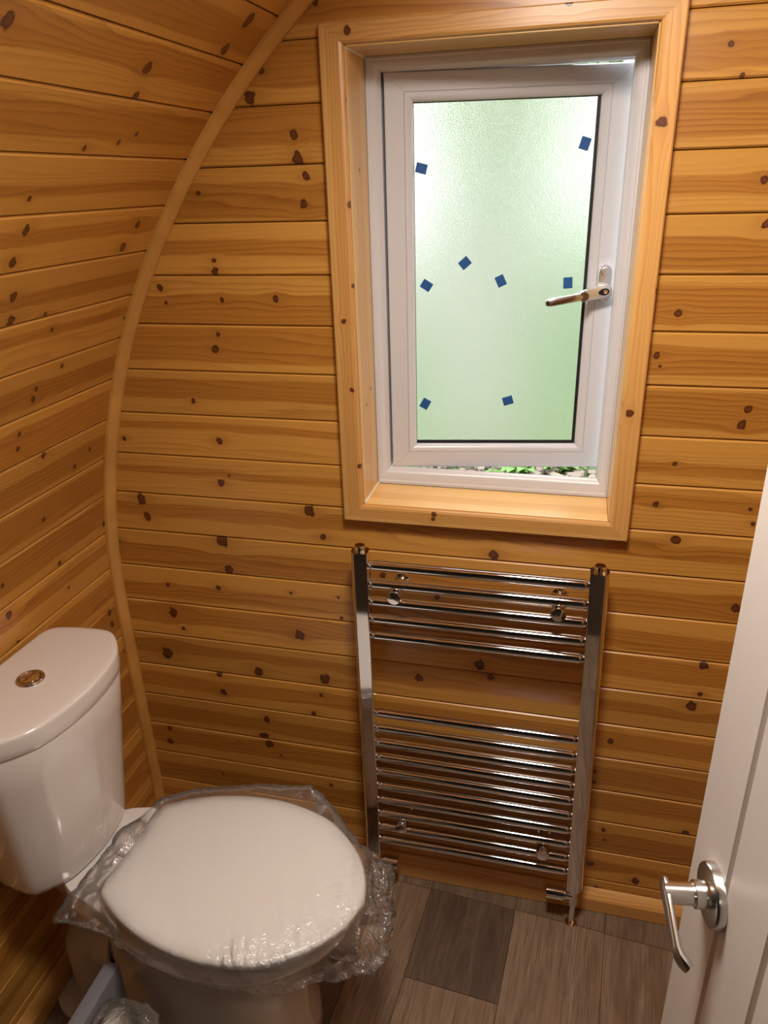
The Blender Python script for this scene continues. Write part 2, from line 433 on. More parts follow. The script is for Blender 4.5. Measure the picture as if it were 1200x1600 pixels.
KL = {5: [(-0.019, 0.0038, 0.0043)], 6: [(-0.045, 0.0347, 0.0067), (-0.045, 0.0031, 0.0067)], 8: [(-0.159, -0.0119, 0.0033), (-0.328, 0.0255, 0.007), (-0.318, -0.0417, 0.0045)], 9: [(-0.176, -0.0351, 0.0051), (-0.027, 0.0176, 0.0044), (-0.023, -0.0182, 0.0054), (-0.334, 0.0028, 0.0047), (-0.251, -0.0022, 0.0026)], 11: [(-0.215, 0.0365, 0.0063), (-0.072, -0.0024, 0.0041), (-0.12, -0.0224, 0.0049), (-0.296, -0.0028, 0.0041)], 12: [(-0.285, 0.0152, 0.0044), (-0.286, -0.0122, 0.0044)], 13: [(-0.193, 0.0286, 0.0036), (-0.254, 0.0021, 0.0043), (-0.259, -0.0155, 0.0059)], 14: [(-0.242, 0.0192, 0.0042), (-0.023, -0.0002, 0.0039)], 15: [(-0.356, 0.006, 0.0077), (-0.349, -0.0339, 0.0092), (-0.269, -0.0401, 0.0052)], 16: [(-0.37, 0.0221, 0.008), (-0.085, 0.0132, 0.0072), (-0.105, -0.0279, 0.0078), (-0.377, -0.0254, 0.0074)], 17: [(-0.385, -0.0182, 0.0041)], 18: [(-0.36, -0.0249, 0.0036), (-0.314, -0.0329, 0.0045), (-0.242, -0.0201, 0.0039), (-0.207, -0.0055, 0.004), (-0.461, 0.026, 0.0018)], 19: [(-0.54, 0.0167, 0.0085), (-0.267, 0.0039, 0.0086), (-0.256, -0.0379, 0.0067), (-0.521, 0.0408, 0.0037)], 20: [(-0.094, 0.022, 0.0105), (-0.104, -0.0282, 0.009)]}

def set_knots(o, ks):
    ks = sorted(ks, key=lambda k: -k[2])[:NK]
    for i in range(NK):
        o['knot_%d' % i] = [float(c) for c in ks[i]] if i < len(ks) else [99.0, 99.0, 0.001]

def plank_section(zb, zt):
    b = 0.0026
    return [(0.013, zb), (0.008, zb), (0.0030, zb), (0.0, zb+b), (0.0, zt-b), (0.0030, zt), (0.008, zt), (0.013, zt)]

def plank_mesh(name, zb, zt, xl, xr):
    """xl, xr: functions of local z giving the ends"""
    sec = plank_section(zb, zt)
    bm = bmesh.new()
    add_loft(bm, [[(xl(z), y, z) for y, z in sec], [(xr(z), y, z) for y, z in sec]])
    return bm_mesh(name, bm)

# ------------------------------------------------------------------ room shell
def wall_back():
    zt = CZ + RR + 0.12
    x0, x1, z0, z1 = -0.372, 0.084, 0.978, 1.738      # window opening
    bm = bmesh.new()
    y0, y1 = 0.0131, 0.150
    L, Rr = -1.10, 2.05
    add_box(bm, L, x0, y0, y1, -0.35, zt); add_box(bm, x1, Rr, y0, y1, -0.35, zt)
    add_box(bm, x0, x1, y0, y1, -0.35, z0); add_box(bm, x0, x1, y0, y1, z1, zt)
    wb = structure('wall_back', bm_mesh('wall_back', bm), M['backing'])
    g = 0.0008
    for k in range(-4, 21):
        zt_, zb_ = ZJ - k*PITCH, ZJ - (k+1)*PITCH
        if k == 20: zb_ = 0.002
        c = ZJ - (k+0.5)*PITCH
        top = min(zt_, CZ+RR-0.004)
        if top - zb_ < 0.02: continue
        xl = lambda z, c=c: arc_x(z+c) + 0.001
        xr = lambda z: 0.848
        spans = [(xl, xr)]
        if zb_ < 1.735 and zt_ > 0.985:
            spans = [(xl, lambda z: x0-0.004), (lambda z: x1+0.004, xr)]
        for a, b in spans:
            zlo, zhi = zb_+g-c, top-g-c
            if k == 0: zlo, zhi = zlo, zhi
            o = link('plank', plank_mesh('plank', zlo, zhi, a, b), M['pine'], wb, (0, 0, c))
            ks = KB.get(k, [])
            if k not in KB:
                rr = random.Random(k*7+3); ks = [(rr.uniform(-.8, .8), rr.uniform(-.03, .03), rr.uniform(.004, .009)) for _ in range(4)]
            lo, hi = a(0), b(0)
            set_knots(o, [q for q in ks if lo-0.02 < q[0] < hi+0.02])
    return wb

def arc_shell(name, s0, s1, y0, y1, mat, thick=0.05, off=0.0135):
    rings = []
    n = max(2, int((s1-s0)/0.06))
    bm = bmesh.new()
    for yy in (y0, y1):
        inner, outer = [], []
        for i in range(n+1):
            s = s0 + (s1-s0)*i/n
            x, z = arc(s)
            a = max(0.0, (s-CZ)/RR)
            nx, nz = -math.cos(a), math.sin(a)
            inner.append((x+nx*off, yy, z+nz*off)); outer.append((x+nx*(off+thick), yy, z+nz*(off+thick)))
        rings.append(inner + outer[::-1])
    add_loft(bm, rings)
    return structure(name, bm_mesh(name, bm, 30), mat)

def side_planks(parent, j0, j1):
    g = 0.0007
    hw = PITCH/2 - g
    me = plank_mesh('plank', -hw, hw, lambda z: YF+0.012, lambda z: -0.0015)
    me.materials.append(M['pine'])
    for j in range(j0, j1):
        if j == -1:
            s0, s1 = 0.003, 0.075
        else:
            s0, s1 = 0.075 + j*PITCH, 0.075 + (j+1)*PITCH
        (xa, za), (xb, zb) = arc(s0), arc(s1)
        mx, mz = (xa+xb)/2, (za+zb)/2
        tz = Vector((xb-xa, 0, zb-za)).normalized(); tx = Vector((0, 1, 0)); ty = tz.cross(tx)
        mm = me
        if j == -1:
            mm = plank_mesh('plank', -0.0355, 0.0355, lambda z: YF+0.012, lambda z: -0.0015); mm.materials.append(M['pine'])
        o = link('plank', mm, None, parent)
        R = Matrix((tx, ty, tz)).transposed().to_4x4()
        o.matrix_local = Matrix.Translation((mx, 0, mz)) @ R
        ks = list(KL.get(j, []))
        rr = random.Random(j*13+5)
        ks += [(rr.uniform(-1.3, -0.6), rr.uniform(-.03, .03), rr.uniform(.003, .008)) for _ in range(3)]
        if j not in KL and j > 0: ks += [(rr.uniform(-0.5, -0.05), rr.uniform(-.03, .03), rr.uniform(.0025, .005)) for _ in range(2)]
        set_knots(o, ks)

random.seed(4)
wb = wall_back()
S_TOP = 0.075 + 22*PITCH
S_END = 0.075 + 39*PITCH
wl = arc_shell('wall_left', -0.2, S_TOP, YF, 0.0135, M['backing'])
side_planks(wl, -1, 22)
ce = arc_shell('ceiling', S_TOP, S_END, YF, 0.0135, M['backing'])
side_planks(ce, 22, 39)

# the partition to the right of the open door, and the one with the doorway
bm = bmesh.new(); add_box(bm, 0.85, 0.90, YF, 0.0131, -0.05, 2.10)
structure('wall_right', bm_mesh('wall_right', bm), M['pine_plain_y'])
bm = bmesh.new()
DX0, DX1, DZ = -0.90, 0.255, 2.0
add_box(bm, XW-0.02, DX0, YF-0.06, YF, -0.05, 1.45); add_box(bm, DX1, 0.90, YF-0.06, YF, -0.05, 2.12)
add_box(bm, -0.60, DX1, YF-0.06, YF, DZ, 2.13); add_box(bm, -0.76, -0.60, YF-0.06, YF, 1.72, 1.95)
add_box(bm, DX0, -0.76, YF-0.06, YF, 1.45, 1.72)
structure('wall_front', bm_mesh('wall_front', bm), M['pine_plain'])
# the room behind the doorway
YB = -4.2
bm = bmesh.new()
for yy in (YB, YF-0.06):
    pass
rings = []
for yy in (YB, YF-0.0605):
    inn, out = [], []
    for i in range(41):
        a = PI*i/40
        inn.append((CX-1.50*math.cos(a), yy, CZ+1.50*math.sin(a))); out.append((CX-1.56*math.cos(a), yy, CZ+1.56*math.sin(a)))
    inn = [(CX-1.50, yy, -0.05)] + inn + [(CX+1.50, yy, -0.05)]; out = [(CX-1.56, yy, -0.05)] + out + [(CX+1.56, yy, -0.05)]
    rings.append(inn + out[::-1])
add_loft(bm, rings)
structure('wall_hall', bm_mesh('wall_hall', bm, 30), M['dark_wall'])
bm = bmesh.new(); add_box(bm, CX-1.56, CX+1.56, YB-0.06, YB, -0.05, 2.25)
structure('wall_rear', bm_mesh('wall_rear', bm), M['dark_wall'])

# floor and its vinyl planks
bm = bmesh.new(); add_box(bm, -1.05, 2.04, YB, 0.0131, -0.06, -0.004)
fl = structure('floor', bm_mesh('floor', bm), M['backing'])
FA = math.radians(-4.3)
fr = random.Random(11)
cols = [(-1.151, -0.951, None), (-0.951, -0.751, None), (-0.751, -0.551, None), (-0.551, -0.351, [(-0.06, .42, .5), (-0.9, .15, 1)]), (-0.351, -0.233, [(-0.06, .45, .5), (-1.0, .62, 1)]),
        (-0.233, -0.033, [(-0.058, .30, .5), (-0.283, .12, 1), (-1.05, .82, 1)]), (-0.033, 0.166, [(-0.056, .42, .5), (-1.1, .72, 1)]),
        (0.166, 0.366, [(-0.058, .38, .5), (-0.95, .58, 1)]), (0.366, 0.566, None), (0.566, 0.766, None), (0.766, 0.966, None)]
def clip_poly(poly, x0, x1, y0, y1):
    def cl(P, f, inter):
        out = []
        for i in range(len(P)):
            a, b = P[i], P[(i+1) % len(P)]
            if f(a): out.append(a)
            if f(a) != f(b): out.append(inter(a, b))
        return out
    def ix(c):
        return lambda a, b: (c, a[1] + (b[1]-a[1])*(c-a[0])/(b[0]-a[0]))
    def iy(c):
        return lambda a, b: (a[0] + (b[0]-a[0])*(c-a[1])/(b[1]-a[1]), c)
    for f, i in ((lambda p: p[0] >= x0, ix(x0)), (lambda p: p[0] <= x1, ix(x1)), (lambda p: p[1] >= y0, iy(y0)), (lambda p: p[1] <= y1, iy(y1))):
        if len(poly) < 3: return []
        poly = cl(poly, f, i)
    return poly
cF, sF = math.cos(FA), math.sin(FA)
for x0, x1, rows in cols:
    if rows is None:
        a = fr.uniform(-0.7, -0.2); rows = [(a, fr.uniform(.15, .8), 1), (a-0.9, fr.uniform(.2, .9), 1)]
    ys = 0.16
    rows = list(rows) + [(-1.75, fr.uniform(.3, .8), 1)]
    for (ye, tone, _) in rows:
        ye2 = ye + (0.0 if ye > -1.7 else 0.0)
        g = 0.0005
        loc = [(x0+g, ye2+g), (x1-g, ye2+g), (x1-g, ys-g), (x0+g, ys-g)]
        ys = ye2
        wp = [(x*cF - y*sF, x*sF + y*cF) for x, y in loc]
        wp = clip_poly(wp, XW-0.01, 0.849, YF+0.01, 0.0)
        if len(wp) < 3: continue
        cx = sum(p[0] for p in wp)/len(wp); cy = sum(p[1] for p in wp)/len(wp)
        lp = [((x-cx)*cF + (y-cy)*sF, -(x-cx)*sF + (y-cy)*cF) for x, y in wp]
        bm = bmesh.new()
        add_loft(bm, [[(x, y, -0.0045) for x, y in lp], [(x, y, -0.0006) for x, y in lp], [(x*0.9985, y*0.9993, 0.0) for x, y in lp]])
        o = link('floor_plank', bm_mesh('floor_plank', bm), M['vinyl'], fl, (cx, cy, 0), (0, 0, FA))
        o['tone'] = float(tone)

# skirting boards
def skirt(name, prof, p0, p1, mat):
    bm = bmesh.new()
    d = (Vector(p1)-Vector(p0)); d.normalize()
    nrm = Vector((d.y, -d.x, 0))   # into the room
    rings = [[Vector(p) + nrm*a + Vector((0, 0, b)) for a, b in prof] for p in (p0, p1)]
    add_loft(bm, rings)
    return structure(name, bm_mesh(name, bm), mat)
SKP = [(0.0005, 0.0005), (0.019, 0.0005), (0.020, 0.002), (0.020, 0.036), (0.017, 0.0405), (0.003, 0.054), (0.0005, 0.055)]
skirt('baseboard_back', SKP, (XW+0.021, 0, 0), (0.848, 0, 0), M['pine_trim'])
sl = skirt('baseboard_left', SKP, (XW, YF+0.012, 0), (XW, -0.0205, 0), M['pine_plain_y'])

# quarter bead that runs up the arc in the corner
bm = bmesh.new()
rings = []
for i in range(71):
    s = 0.056 + (0.075+38*PITCH-0.056)*i/70
    x, z = arc(s); a = max(0.0, (s-CZ)/RR)
    n = Vector((math.cos(a), 0, -math.sin(a)))       # towards the room
    pts = []
    p = Vector((x, 0, z))
    for q, yy in ((0.0005, -0.0005), (0.0195, -0.0005), (0.0195, -0.0065), (0.0182, -0.0085), (0.0085, -0.0182), (0.0065, -0.0195), (0.0005, -0.0195)):
        pts.append(p + n*q + Vector((0, yy, 0)))
    rings.append(pts)
add_loft(bm, rings)
M['bead'] = plain('pine_bead', (0.60, 0.30, 0.07), 0.33, noise_amt=0.3, noise_scale=16)
structure('trim_1', bm_mesh('trim_1', bm, 25), M['bead'])

# ------------------------------------------------------------------ window lining and architrave
bm = bmesh.new(); add_box(bm, -0.05, 0.05, -0.004, 0.004, -0.004, 0.004)
trim = bpy.data.objects.new('trim_2', None); COL.objects.link(trim); trim['kind'] = 'structure'; trim.location = (0, 0, 0)
bm.free()
OX0, OX1, OZ0, OZ1 = -0.4115, 0.1185, 0.944, 1.768      # outer edge of the architrave
IX0, IX1, IZ0, IZ1 = -0.372, 0.084, 0.978, 1.738        # opening
def architrave(corners, mat, ks):
    """corners: outer a, outer b, inner b, inner a  in (x, z)"""
    bm = bmesh.new()
    oa, ob, ib, ia = [Vector((c[0], 0, c[1])) for c in corners]
    def ring(o, i):
        w = (i-o)
        wn = w
        pts = []
        for f, y in ((0.0, -0.0002), (0.0, -0.018), (0.07, -0.0205), (0.82, -0.0205), (0.93, -0.0185), (0.985, -0.014), (0.985, -0.0002)):
            pts.append(o + wn*f + Vector((0, y, 0)))
        return pts
    c = (oa+ob+ib+ia)/4
    rings = [ring(oa, ia), ring(ob, ib)]
    rings = [[p - c for p in r] for r in rings]
    add_loft(bm, rings)
    o = link('architrave_board', bm_mesh('architrave_board', bm), mat, trim, c)
    set_knots(o, [((k[0]-(c.x if mat is M['pine_trim'] else c.z)), (k[1]-(c.z if mat is M['pine_trim'] else c.x)), k[2]) for k in ks])
architrave([(OX0, OZ1), (OX0, OZ0), (IX0, IZ0), (IX0, IZ1)], M['pine_trim_v'], [(1.6538, -0.4099, .003), (1.664, -.3775, .004), (1.5137, -.3829, .005), (1.3854, -.3829, .004), (1.326, -.4042, .004), (1.204, -.3951, .004), (1.0576, -.386, .005)])
architrave([(OX1, OZ0), (OX1, OZ1), (IX1, IZ1), (IX1, IZ0)], M['pine_trim_v'], [(1.3783, .1121, .006), (1.1808, .0875, .006), (1.1825, .1134, .003), (0.9461, .1124, .005), (1.613, .087, .007)])
architrave([(OX1, OZ1), (OX0, OZ1), (IX0, IZ1), (IX1, IZ1)], M['pine_trim'], [(-.0414, 1.7569, .006), (-.365, 1.743, .006), (-.2276, 1.7628, .005)])
architrave([(OX0, OZ0), (OX1, OZ0), (IX1, IZ0), (IX0, IZ0)], M['pine_trim'], [(-.2344, .9485, .004), (-.2332, .9593, .005)])
YW = 0.094    # inner face of the white frame
def lining(c, mat, ks=()):
    (a, b) = c
    bm = bmesh.new()
    m_ = (Vector(a)+Vector(b))/2
    add_box(bm, a[0]-m_.x, b[0]-m_.x, a[1]-m_.y, b[1]-m_.y, a[2]-m_.z, b[2]-m_.z, 0.001, 1)
    o = link('reveal_board', bm_mesh('reveal_board', bm), mat, trim, m_)
    set_knots(o, [(k[0]-(m_.x if mat is M['pine_trim'] else m_.z), k[1], k[2]) for k in ks])
TH = 0.0055
M['pine_reveal_v'] = pine('pale_pine_reveal_upright', (0.76, 0.47, 0.17, 1), (0.5, 0.25, 0.07, 1), (0.14, 0.05, 0.02, 1), warm=(0.68, 0.36, 0.10, 1), ring=0.007, along='Z', across='Y')
M['pine_reveal'] = pine('pale_pine_reveal', (0.76, 0.47, 0.17, 1), (0.5, 0.25, 0.07, 1), (0.14, 0.05, 0.02, 1), warm=(0.68, 0.36, 0.10, 1), ring=0.007, along='X', across='Y')
lining(((IX0-0.001, -0.0125, IZ0+0.0005), (IX0+TH*0.3, YW, IZ1-0.0005)), M['pine_reveal_v'], [(1.1861, .02, .004), (1.1642, -.01, .003), (1.565, .0, .004)])
lining(((IX1-TH*0.3, -0.0125, IZ0+0.0005), (IX1+0.001, YW, IZ1-0.0005)), M['pine_reveal_v'])
lining(((IX0+TH*0.3+0.0002, -0.0125, IZ0-0.001), (IX1-TH*0.3-0.0002, YW, IZ0+0.002)), M['pine_reveal'], [(-.27, .03, .004), (-.1, .0, .005)])
lining(((IX0+TH*0.3+0.0002, -0.0125, IZ1-0.002), (IX1-TH*0.3-0.0002, YW, IZ1+0.001)), M['pine_reveal'])
# bead of white sealant in the lining corners
bm = bmesh.new()
add_tube(bm, [(IX0+0.0025, -0.010, IZ0+0.003), (IX0+0.0025, YW, IZ0+0.003)], 0.0018, 8)
add_tube(bm, [(IX0+0.002, -0.010, IZ1-0.003), (IX0+0.002, YW, IZ1-0.003)], 0.0014, 8)
o = link('sealant_bead', bm_mesh('sealant_bead', bm, 60), M['sealant'], trim)

# ------------------------------------------------------------------ window
win = bpy.data.objects.new('window_1', None); COL.objects.link(win); win['kind'] = 'structure'
win.location = ((IX0+IX1)/2, YW, IZ0)
WO = Vector(win.location)
bm = bmesh.new()
FR = (IX0+0.0018, IX1-0.0018, IZ0+0.0022, IZ1-0.0022)
AX0, AX1, AZ0, AZ1 = -0.3465, 0.0605, 1.0135, 1.7135
def ring_rect(ins): return ins
prof = [(0.0, 0.001), (0.0025, 0.0), (0.0045, 0.0), (0.0055, 0.002), (0.007, 0.002), (0.010, 0.0025), (0.0145, 0.0045), (0.018, 0.008), (0.0200, 0.012), (0.0225, 0.0140), (0.0222, 0.0165), (0.0050, 0.0180), (0.0040, 0.062), (0.0, 0.062)]
# the frame is a little wider at the bottom than at the sides
x0, x1, z0, z1 = FR
ins = [(AX0-x0)/0.0225, (x1-AX1)/0.0225, (AZ0-z0)/0.0225, (z1-AZ1)/0.0225]
vv = []
for o_, y in prof:
    os_ = 0.0222 if (y > 0.0155 and o_ > 0) else o_     # only the bottom member is rebated
    vv.append([bm.verts.new(Vector((x0+os_*ins[0], y+YW, z0+o_*ins[2])) - WO), bm.verts.new(Vector((x1-os_*ins[1], y+YW, z0+o_*ins[2])) - WO),
               bm.verts.new(Vector((x1-os_*ins[1], y+YW, z1-os_*ins[3])) - WO), bm.verts.new(Vector((x0+os_*ins[0], y+YW, z1-os_*ins[3])) - WO)])
for k in range(len(vv)):
    a, b = vv[k], vv[(k+1) % len(vv)]
    for i in range(4):
        j = (i+1) % 4
        bm.faces.new((a[i], a[j], b[j], b[i]))
link('window_frame', bm_mesh('window_frame', bm, 40), M['upvc'], win)
bm = bmesh.new()
add_tube(bm, [Vector((AX0+0.002, YW+0.0195, AZ0-0.0045))-WO, Vector((AX1-0.002, YW+0.0195, AZ0-0.0045))-WO], 0.0028, 10)
link('weather_seal', bm_mesh('weather_seal', bm, 60), M['gasket'], win)
# opening sash, hinged on the left, swung outwards
TS = math.radians(9.0)
SX0, SX1, SZ0, SZ1 = 0.004, 0.4215, 1.0135, 1.7130
bm = bmesh.new()
W33 = [0.0335, 0.0405, 0.0315, 0.0295]   # left, right, bottom, top face widths
def add_frame4(bm, rect, prof):
    """prof: (l, r, b, t, y) insets"""
    x0, x1, z0, z1 = rect
    vv = []
    for l, r, b, t, y in prof:
        vv.append([bm.verts.new(c) for c in ((x0+l, y, z0+b), (x1-r, y, z0+b), (x1-r, y, z1-t), (x0+l, y, z1-t))])
    for k in range(len(vv)):
        a, b = vv[k], vv[(k+1) % len(vv)]
        for i in range(4):
            j = (i+1) % 4
            bm.faces.new((a[i], a[j], b[j], b[i]))
def same(o, y): return (o, o, o, o, y)
def wid(f, e, y): return (W33[0]*f+e, W33[1]*f+e, W33[2]*f+e, W33[3]*f+e, y)
add_frame4(bm, (SX0, SX1, SZ0, SZ1), [same(0, 0.002), same(0.002, 0.0), wid(1, -0.0008, 0.0), wid(1, -0.0004, 0.0012), wid(1, 0, 0.0012), wid(1, 0, 0.046), same(0.004, 0.046), same(0.0, 0.042)])
sash = link('sash', bm_mesh('sash', bm, 40), M['upvc'], win)
SHINGE = Vector((-0.345, 0.105, 0.0))
sash.location = SHINGE - WO; sash.rotation_euler = (0, 0, TS)
# thin mitre lines of the sash corners
bm = bmesh.new()
for (xa, za, xb, zb) in ((SX0+.002, SZ0+.002, SX0+W33[0], SZ0+W33[2]), (SX1-.002, SZ0+.002, SX1-W33[1], SZ0+W33[2]), (SX1-.002, SZ1-.002, SX1-W33[1], SZ1-W33[3]), (SX0+.002, SZ1-.002, SX0+W33[0], SZ1-W33[3])):
    add_tube(bm, [(xa, 0.0001, za), (xb, 0.0001, zb)], 0.0003, 6)
M['mitre'] = plain('weld_line', (0.42, 0.42, 0.45), 0.5, noise_amt=0.02)
link('weld_line', bm_mesh('weld_line', bm), M['mitre'], sash)
bm = bmesh.new()
add_frame4(bm, (SX0, SX1, SZ0, SZ1), [wid(1, 0.0003, 0.0135), wid(1, 0.0003, 0.0008), wid(1, 0.0015, 0.0), wid(1, 0.006, 0.0004), wid(1, 0.0115, 0.0035), wid(1, 0.0145, 0.0075), wid(1, 0.0152, 0.0105), wid(1, 0.0152, 0.0135)])
link('glazing_bead', bm_mesh('glazing_bead', bm, 35), M['upvc'], sash)
GL = [W33[i]+0.0152 for i in range(4)]
bm = bmesh.new()
add_frame4(bm, (SX0, SX1, SZ0, SZ1), [(GL[0]-.001, GL[1]-.001, GL[2]-.001, GL[3]-.001, 0.0125), (GL[0]+.0008, GL[1]+.0055, GL[2]+.0065, GL[3]+.0016, 0.0125), (GL[0]+.0008, GL[1]+.0055, GL[2]+.0065, GL[3]+.0016, 0.0145), (GL[0]-.001, GL[1]-.001, GL[2]-.001, GL[3]-.001, 0.0145)])
link('gasket', bm_mesh('gasket', bm), M['gasket'], sash)
bm = bmesh.new()
add_box(bm, SX0+GL[0]-0.010, SX1-GL[1]+0.010, 0.0147, 0.0187, SZ0+GL[2]-0.010, SZ1-GL[3]+0.010)
link('pane', bm_mesh('pane', bm), M['frosted'], sash)
# window handle
def stadium(cx, cz, w, h, n=10):
    r = w/2; pts = []
    for i in range(n+1): a = PI*i/n; pts.append((cx + r*math.cos(a), cz + h/2 - r + r*math.sin(a)))
    for i in range(n+1): a = PI + PI*i/n; pts.append((cx + r*math.cos(a), cz - h/2 + r + r*math.sin(a)))
    return pts
wh = bpy.data.objects.new('window_handle', None); COL.objects.link(wh); wh.parent = sash; wh.location = (0.3935, 0.0, 1.368)
bm = bmesh.new()
pl = stadium(0, 0, 0.0235, 0.066)
add_loft(bm, [[(x, -0.0004, z) for x, z in pl], [(x, -0.009, z) for x, z in pl], [(x*0.93, -0.011, z*0.97) for x, z in pl], [(x*0.7, -0.0115, z*0.88) for x, z in pl]])
add_lathe(bm, (0, -0.0112, -0.011), (0, -1, 0), [(0, 0.0105), (0.010, 0.0105), (0.011, 0.0098)], 24)
add_lathe(bm, (0, -0.0112, 0.021), (0, -1, 0), [(0, 0.0085), (0.002, 0.008), (0.0028, 0.006)], 20)
add_lathe(bm, (0.0, -0.0112, -0.0265), (0, -1, 0), [(0, 0.0055), (0.0022, 0.0055), (0.0022, 0.0025), (0.0008, 0.0022)], 16)
link('base_plate', bm_mesh('base_plate', bm, 40), M['silver'], wh)
bm = bmesh.new()
dirv = Vector((-0.104, 0, -0.0165)); L = dirv.length; dirv.normalize(); up = Vector((-dirv.z, 0, dirv.x))
if up.z < 0: up = -up
pv = Vector((0.0, -0.0225, -0.011))
def lever_ring(t, hw, y0, y1):
    c = pv + dirv*t; pts = []
    for k in range(12):
        a = 2*PI*k/12
        ca, sa = math.cos(a), math.sin(a)
        ca = math.copysign(abs(ca)**0.6, ca); sa = math.copysign(abs(sa)**0.6, sa)
        pts.append(c + up*hw*ca + Vector((0, (y0+y1)/2 + (y1-y0)/2*sa, 0)))
    return pts
add_loft(bm, [lever_ring(-0.0115, 0.004, -0.004, 0.003), lever_ring(-0.010, 0.0085, -0.006, 0.004), lever_ring(-0.003, 0.0115, -0.007, 0.004), lever_ring(0.012, 0.0115, -0.008, 0.003), lever_ring(0.030, 0.0105, -0.012, 0.0), lever_ring(0.042, 0.0092, -0.016, -0.005)])
link('lever_neck', bm_mesh('lever_neck', bm, 50), M['silver'], wh)
bm = bmesh.new()
add_loft(bm, [lever_ring(0.033, 0.0060, -0.015, -0.004), lever_ring(0.040, 0.0068, -0.021, -0.006), lever_ring(0.06, 0.0070, -0.024, -0.012), lever_ring(0.09, 0.0072, -0.026, -0.014), lever_ring(0.101, 0.0070, -0.026, -0.015), lever_ring(0.106, 0.0055, -0.025, -0.017), lever_ring(0.108, 0.003, -0.023, -0.019)])
cknob = pv + dirv*0.040
add_lathe(bm, cknob + Vector((0, -0.004, 0)), (0, -1, 0), [(0, 0.0092), (0.016, 0.0092), (0.0172, 0.0082)], 24)
link('lever_grip', bm_mesh('lever_grip', bm, 50), M['satin'], wh)
bm = bmesh.new()
kc = pv + dirv*0.001
ov = []
for k in range(24):
    a = 2*PI*k/24
    ov.append(dirv*(0.0028 + 0.0095*math.cos(a)) + up*0.0068*math.sin(a)*(1-0.3*(math.cos(a)+1)/2))
add_loft(bm, [[kc + q + Vector((0, -0.006, 0)) for q in ov], [kc + q + Vector((0, -0.0083, 0)) for q in ov]])
kh = link('keyhole_cover', bm_mesh('keyhole_cover', bm), M['keyhole'], wh)
bm = bmesh.new()
add_lathe(bm, kc + Vector((0, -0.008, 0)), (0, -1, 0), [(0, 0.0038), (0.0012, 0.0038), (0.0012, 0.0022), (0.0004, 0.002)], 16)
link('lock_barrel', bm_mesh('lock_barrel', bm, 40), M['chrome'], wh)

# blue foam pads left on the pane
pads = [(.0657, 1.5661, -14, 'blue foam pad at the left edge of the frosted pane, upper part'),
        (.3448, 1.5965, -17+90, 'blue foam pad near the top right corner of the frosted pane'),
        (.1442, 1.4063, 40, 'blue foam pad turned like a diamond, midway up the frosted pane'),
        (.0738, 1.368, -33, 'tilted blue foam pad on the left of the pane, just below its middle'),
        (.2102, 1.3736, 25+90, 'blue foam pad right of centre on the pane, left of the window handle'),
        (.3321, 1.368, 3+90, 'upright blue foam pad just above the window handle lever'),
        (.0703, 1.1418, -30+90, 'blue foam pad in the bottom left corner of the frosted pane'),
        (.2319, 1.1476, 17, 'blue foam pad low on the pane, right of centre below the handle')]
RZ = Matrix.Rotation(TS, 4, 'Z')
bm = bmesh.new(); add_box(bm, -0.0098, 0.0098, -0.0034, 0.0, -0.0082, 0.0082, 0.0006, 1)
pad_me = bm_mesh('glazing_pad', bm); pad_me.materials.append(M['blue'])
for s, z, ang, lab in pads:
    o = link('glazing_pad', pad_me)
    o.matrix_world = Matrix.Translation(SHINGE) @ RZ @ Matrix.Translation((s, 0.0146, z)) @ Matrix.Rotation(-math.radians(ang), 4, 'Y')
    tag(o, lab, 'pad', 'blue pads on the window pane')

# ------------------------------------------------------------------ towel radiator
rad = thing('towel_radiator', 'chrome ladder towel radiator on the boarded wall below the window', 'radiator', (-0.145, 0.0, 0.0))
RO = Vector(rad.location)
def post(xt, xb, mirror):
    prof = [(-0.0175, 0.006), (-0.0175, -0.001), (-0.0165, -0.0070), (-0.0135, -0.0122), (-0.0100, -0.0150), (-0.0085, -0.0155), (0.0140, -0.0155), (0.0165, -0.0146), (0.0175, -0.0125), (0.0175, 0.008), (0.014, 0.0145), (0.006, 0.0165), (-0.006, 0.0165), (-0.014, 0.0145)]
    if mirror: prof = [(-a, b) for a, b in prof][::-1]
    yc = -0.058
    bm = bmesh.new()
    zb, zt = 0.112, 0.9005
    rings = []
    for z, f in ((zb-0.006, 0.72), (zb, 0.97), (zb+0.002, 1.0), (zt-0.002, 1.0), (zt, 0.97)):
        xc = xb + (xt-xb)*(z-zb)/(zt-zb)
        rings.append([Vector((xc+a*f, yc+b*f, z))-RO for a, b in prof])
    add_loft(bm, rings)
    o = link('post', bm_mesh('post', bm, 28), M['chrome'], rad)
    bm = bmesh.new()
    add_lathe(bm, Vector((xt, yc, zt+0.0002))-RO, (0, 0, 1), [(0, 0.0125), (0.002, 0.0125), (0.002, 0.0108), (0.009, 0.0108), (0.011, 0.0095), (0.0112, 0.0)], 28, False)
    link('end_plug', bm_mesh('end_plug', bm, 40), M['chrome'], o)
    return o
PLt, PLb, PRt, PRb = -0.3705, -0.3675, 0.0745, 0.087
post(PLt, PLb, False); post(PRt, PRb, True)
def rail(z):
    f = (z-0.112)/0.7885
    xa = PLb+(PLt-PLb)*f+0.014; xb = PRb+(PRt-PRb)*f-0.014
    bm = bmesh.new(); y = -0.055
    pts = [(xa, 0.0085), (xa+0.008, 0.0085), (xa+0.0105, 0.0105), (xb-0.0105, 0.0105), (xb-0.008, 0.0085), (xb, 0.0085)]
    n = 28
    rings = [[Vector((x, y+r*math.cos(2*PI*k/n), z+r*math.sin(2*PI*k/n)))-RO for k in range(n)] for x, r in pts]
    add_loft(bm, rings)
    link('rail', bm_mesh('rail', bm, 40), M['chrome'], rad)
for i in range(5): rail(0.869 - 0.0397*i)
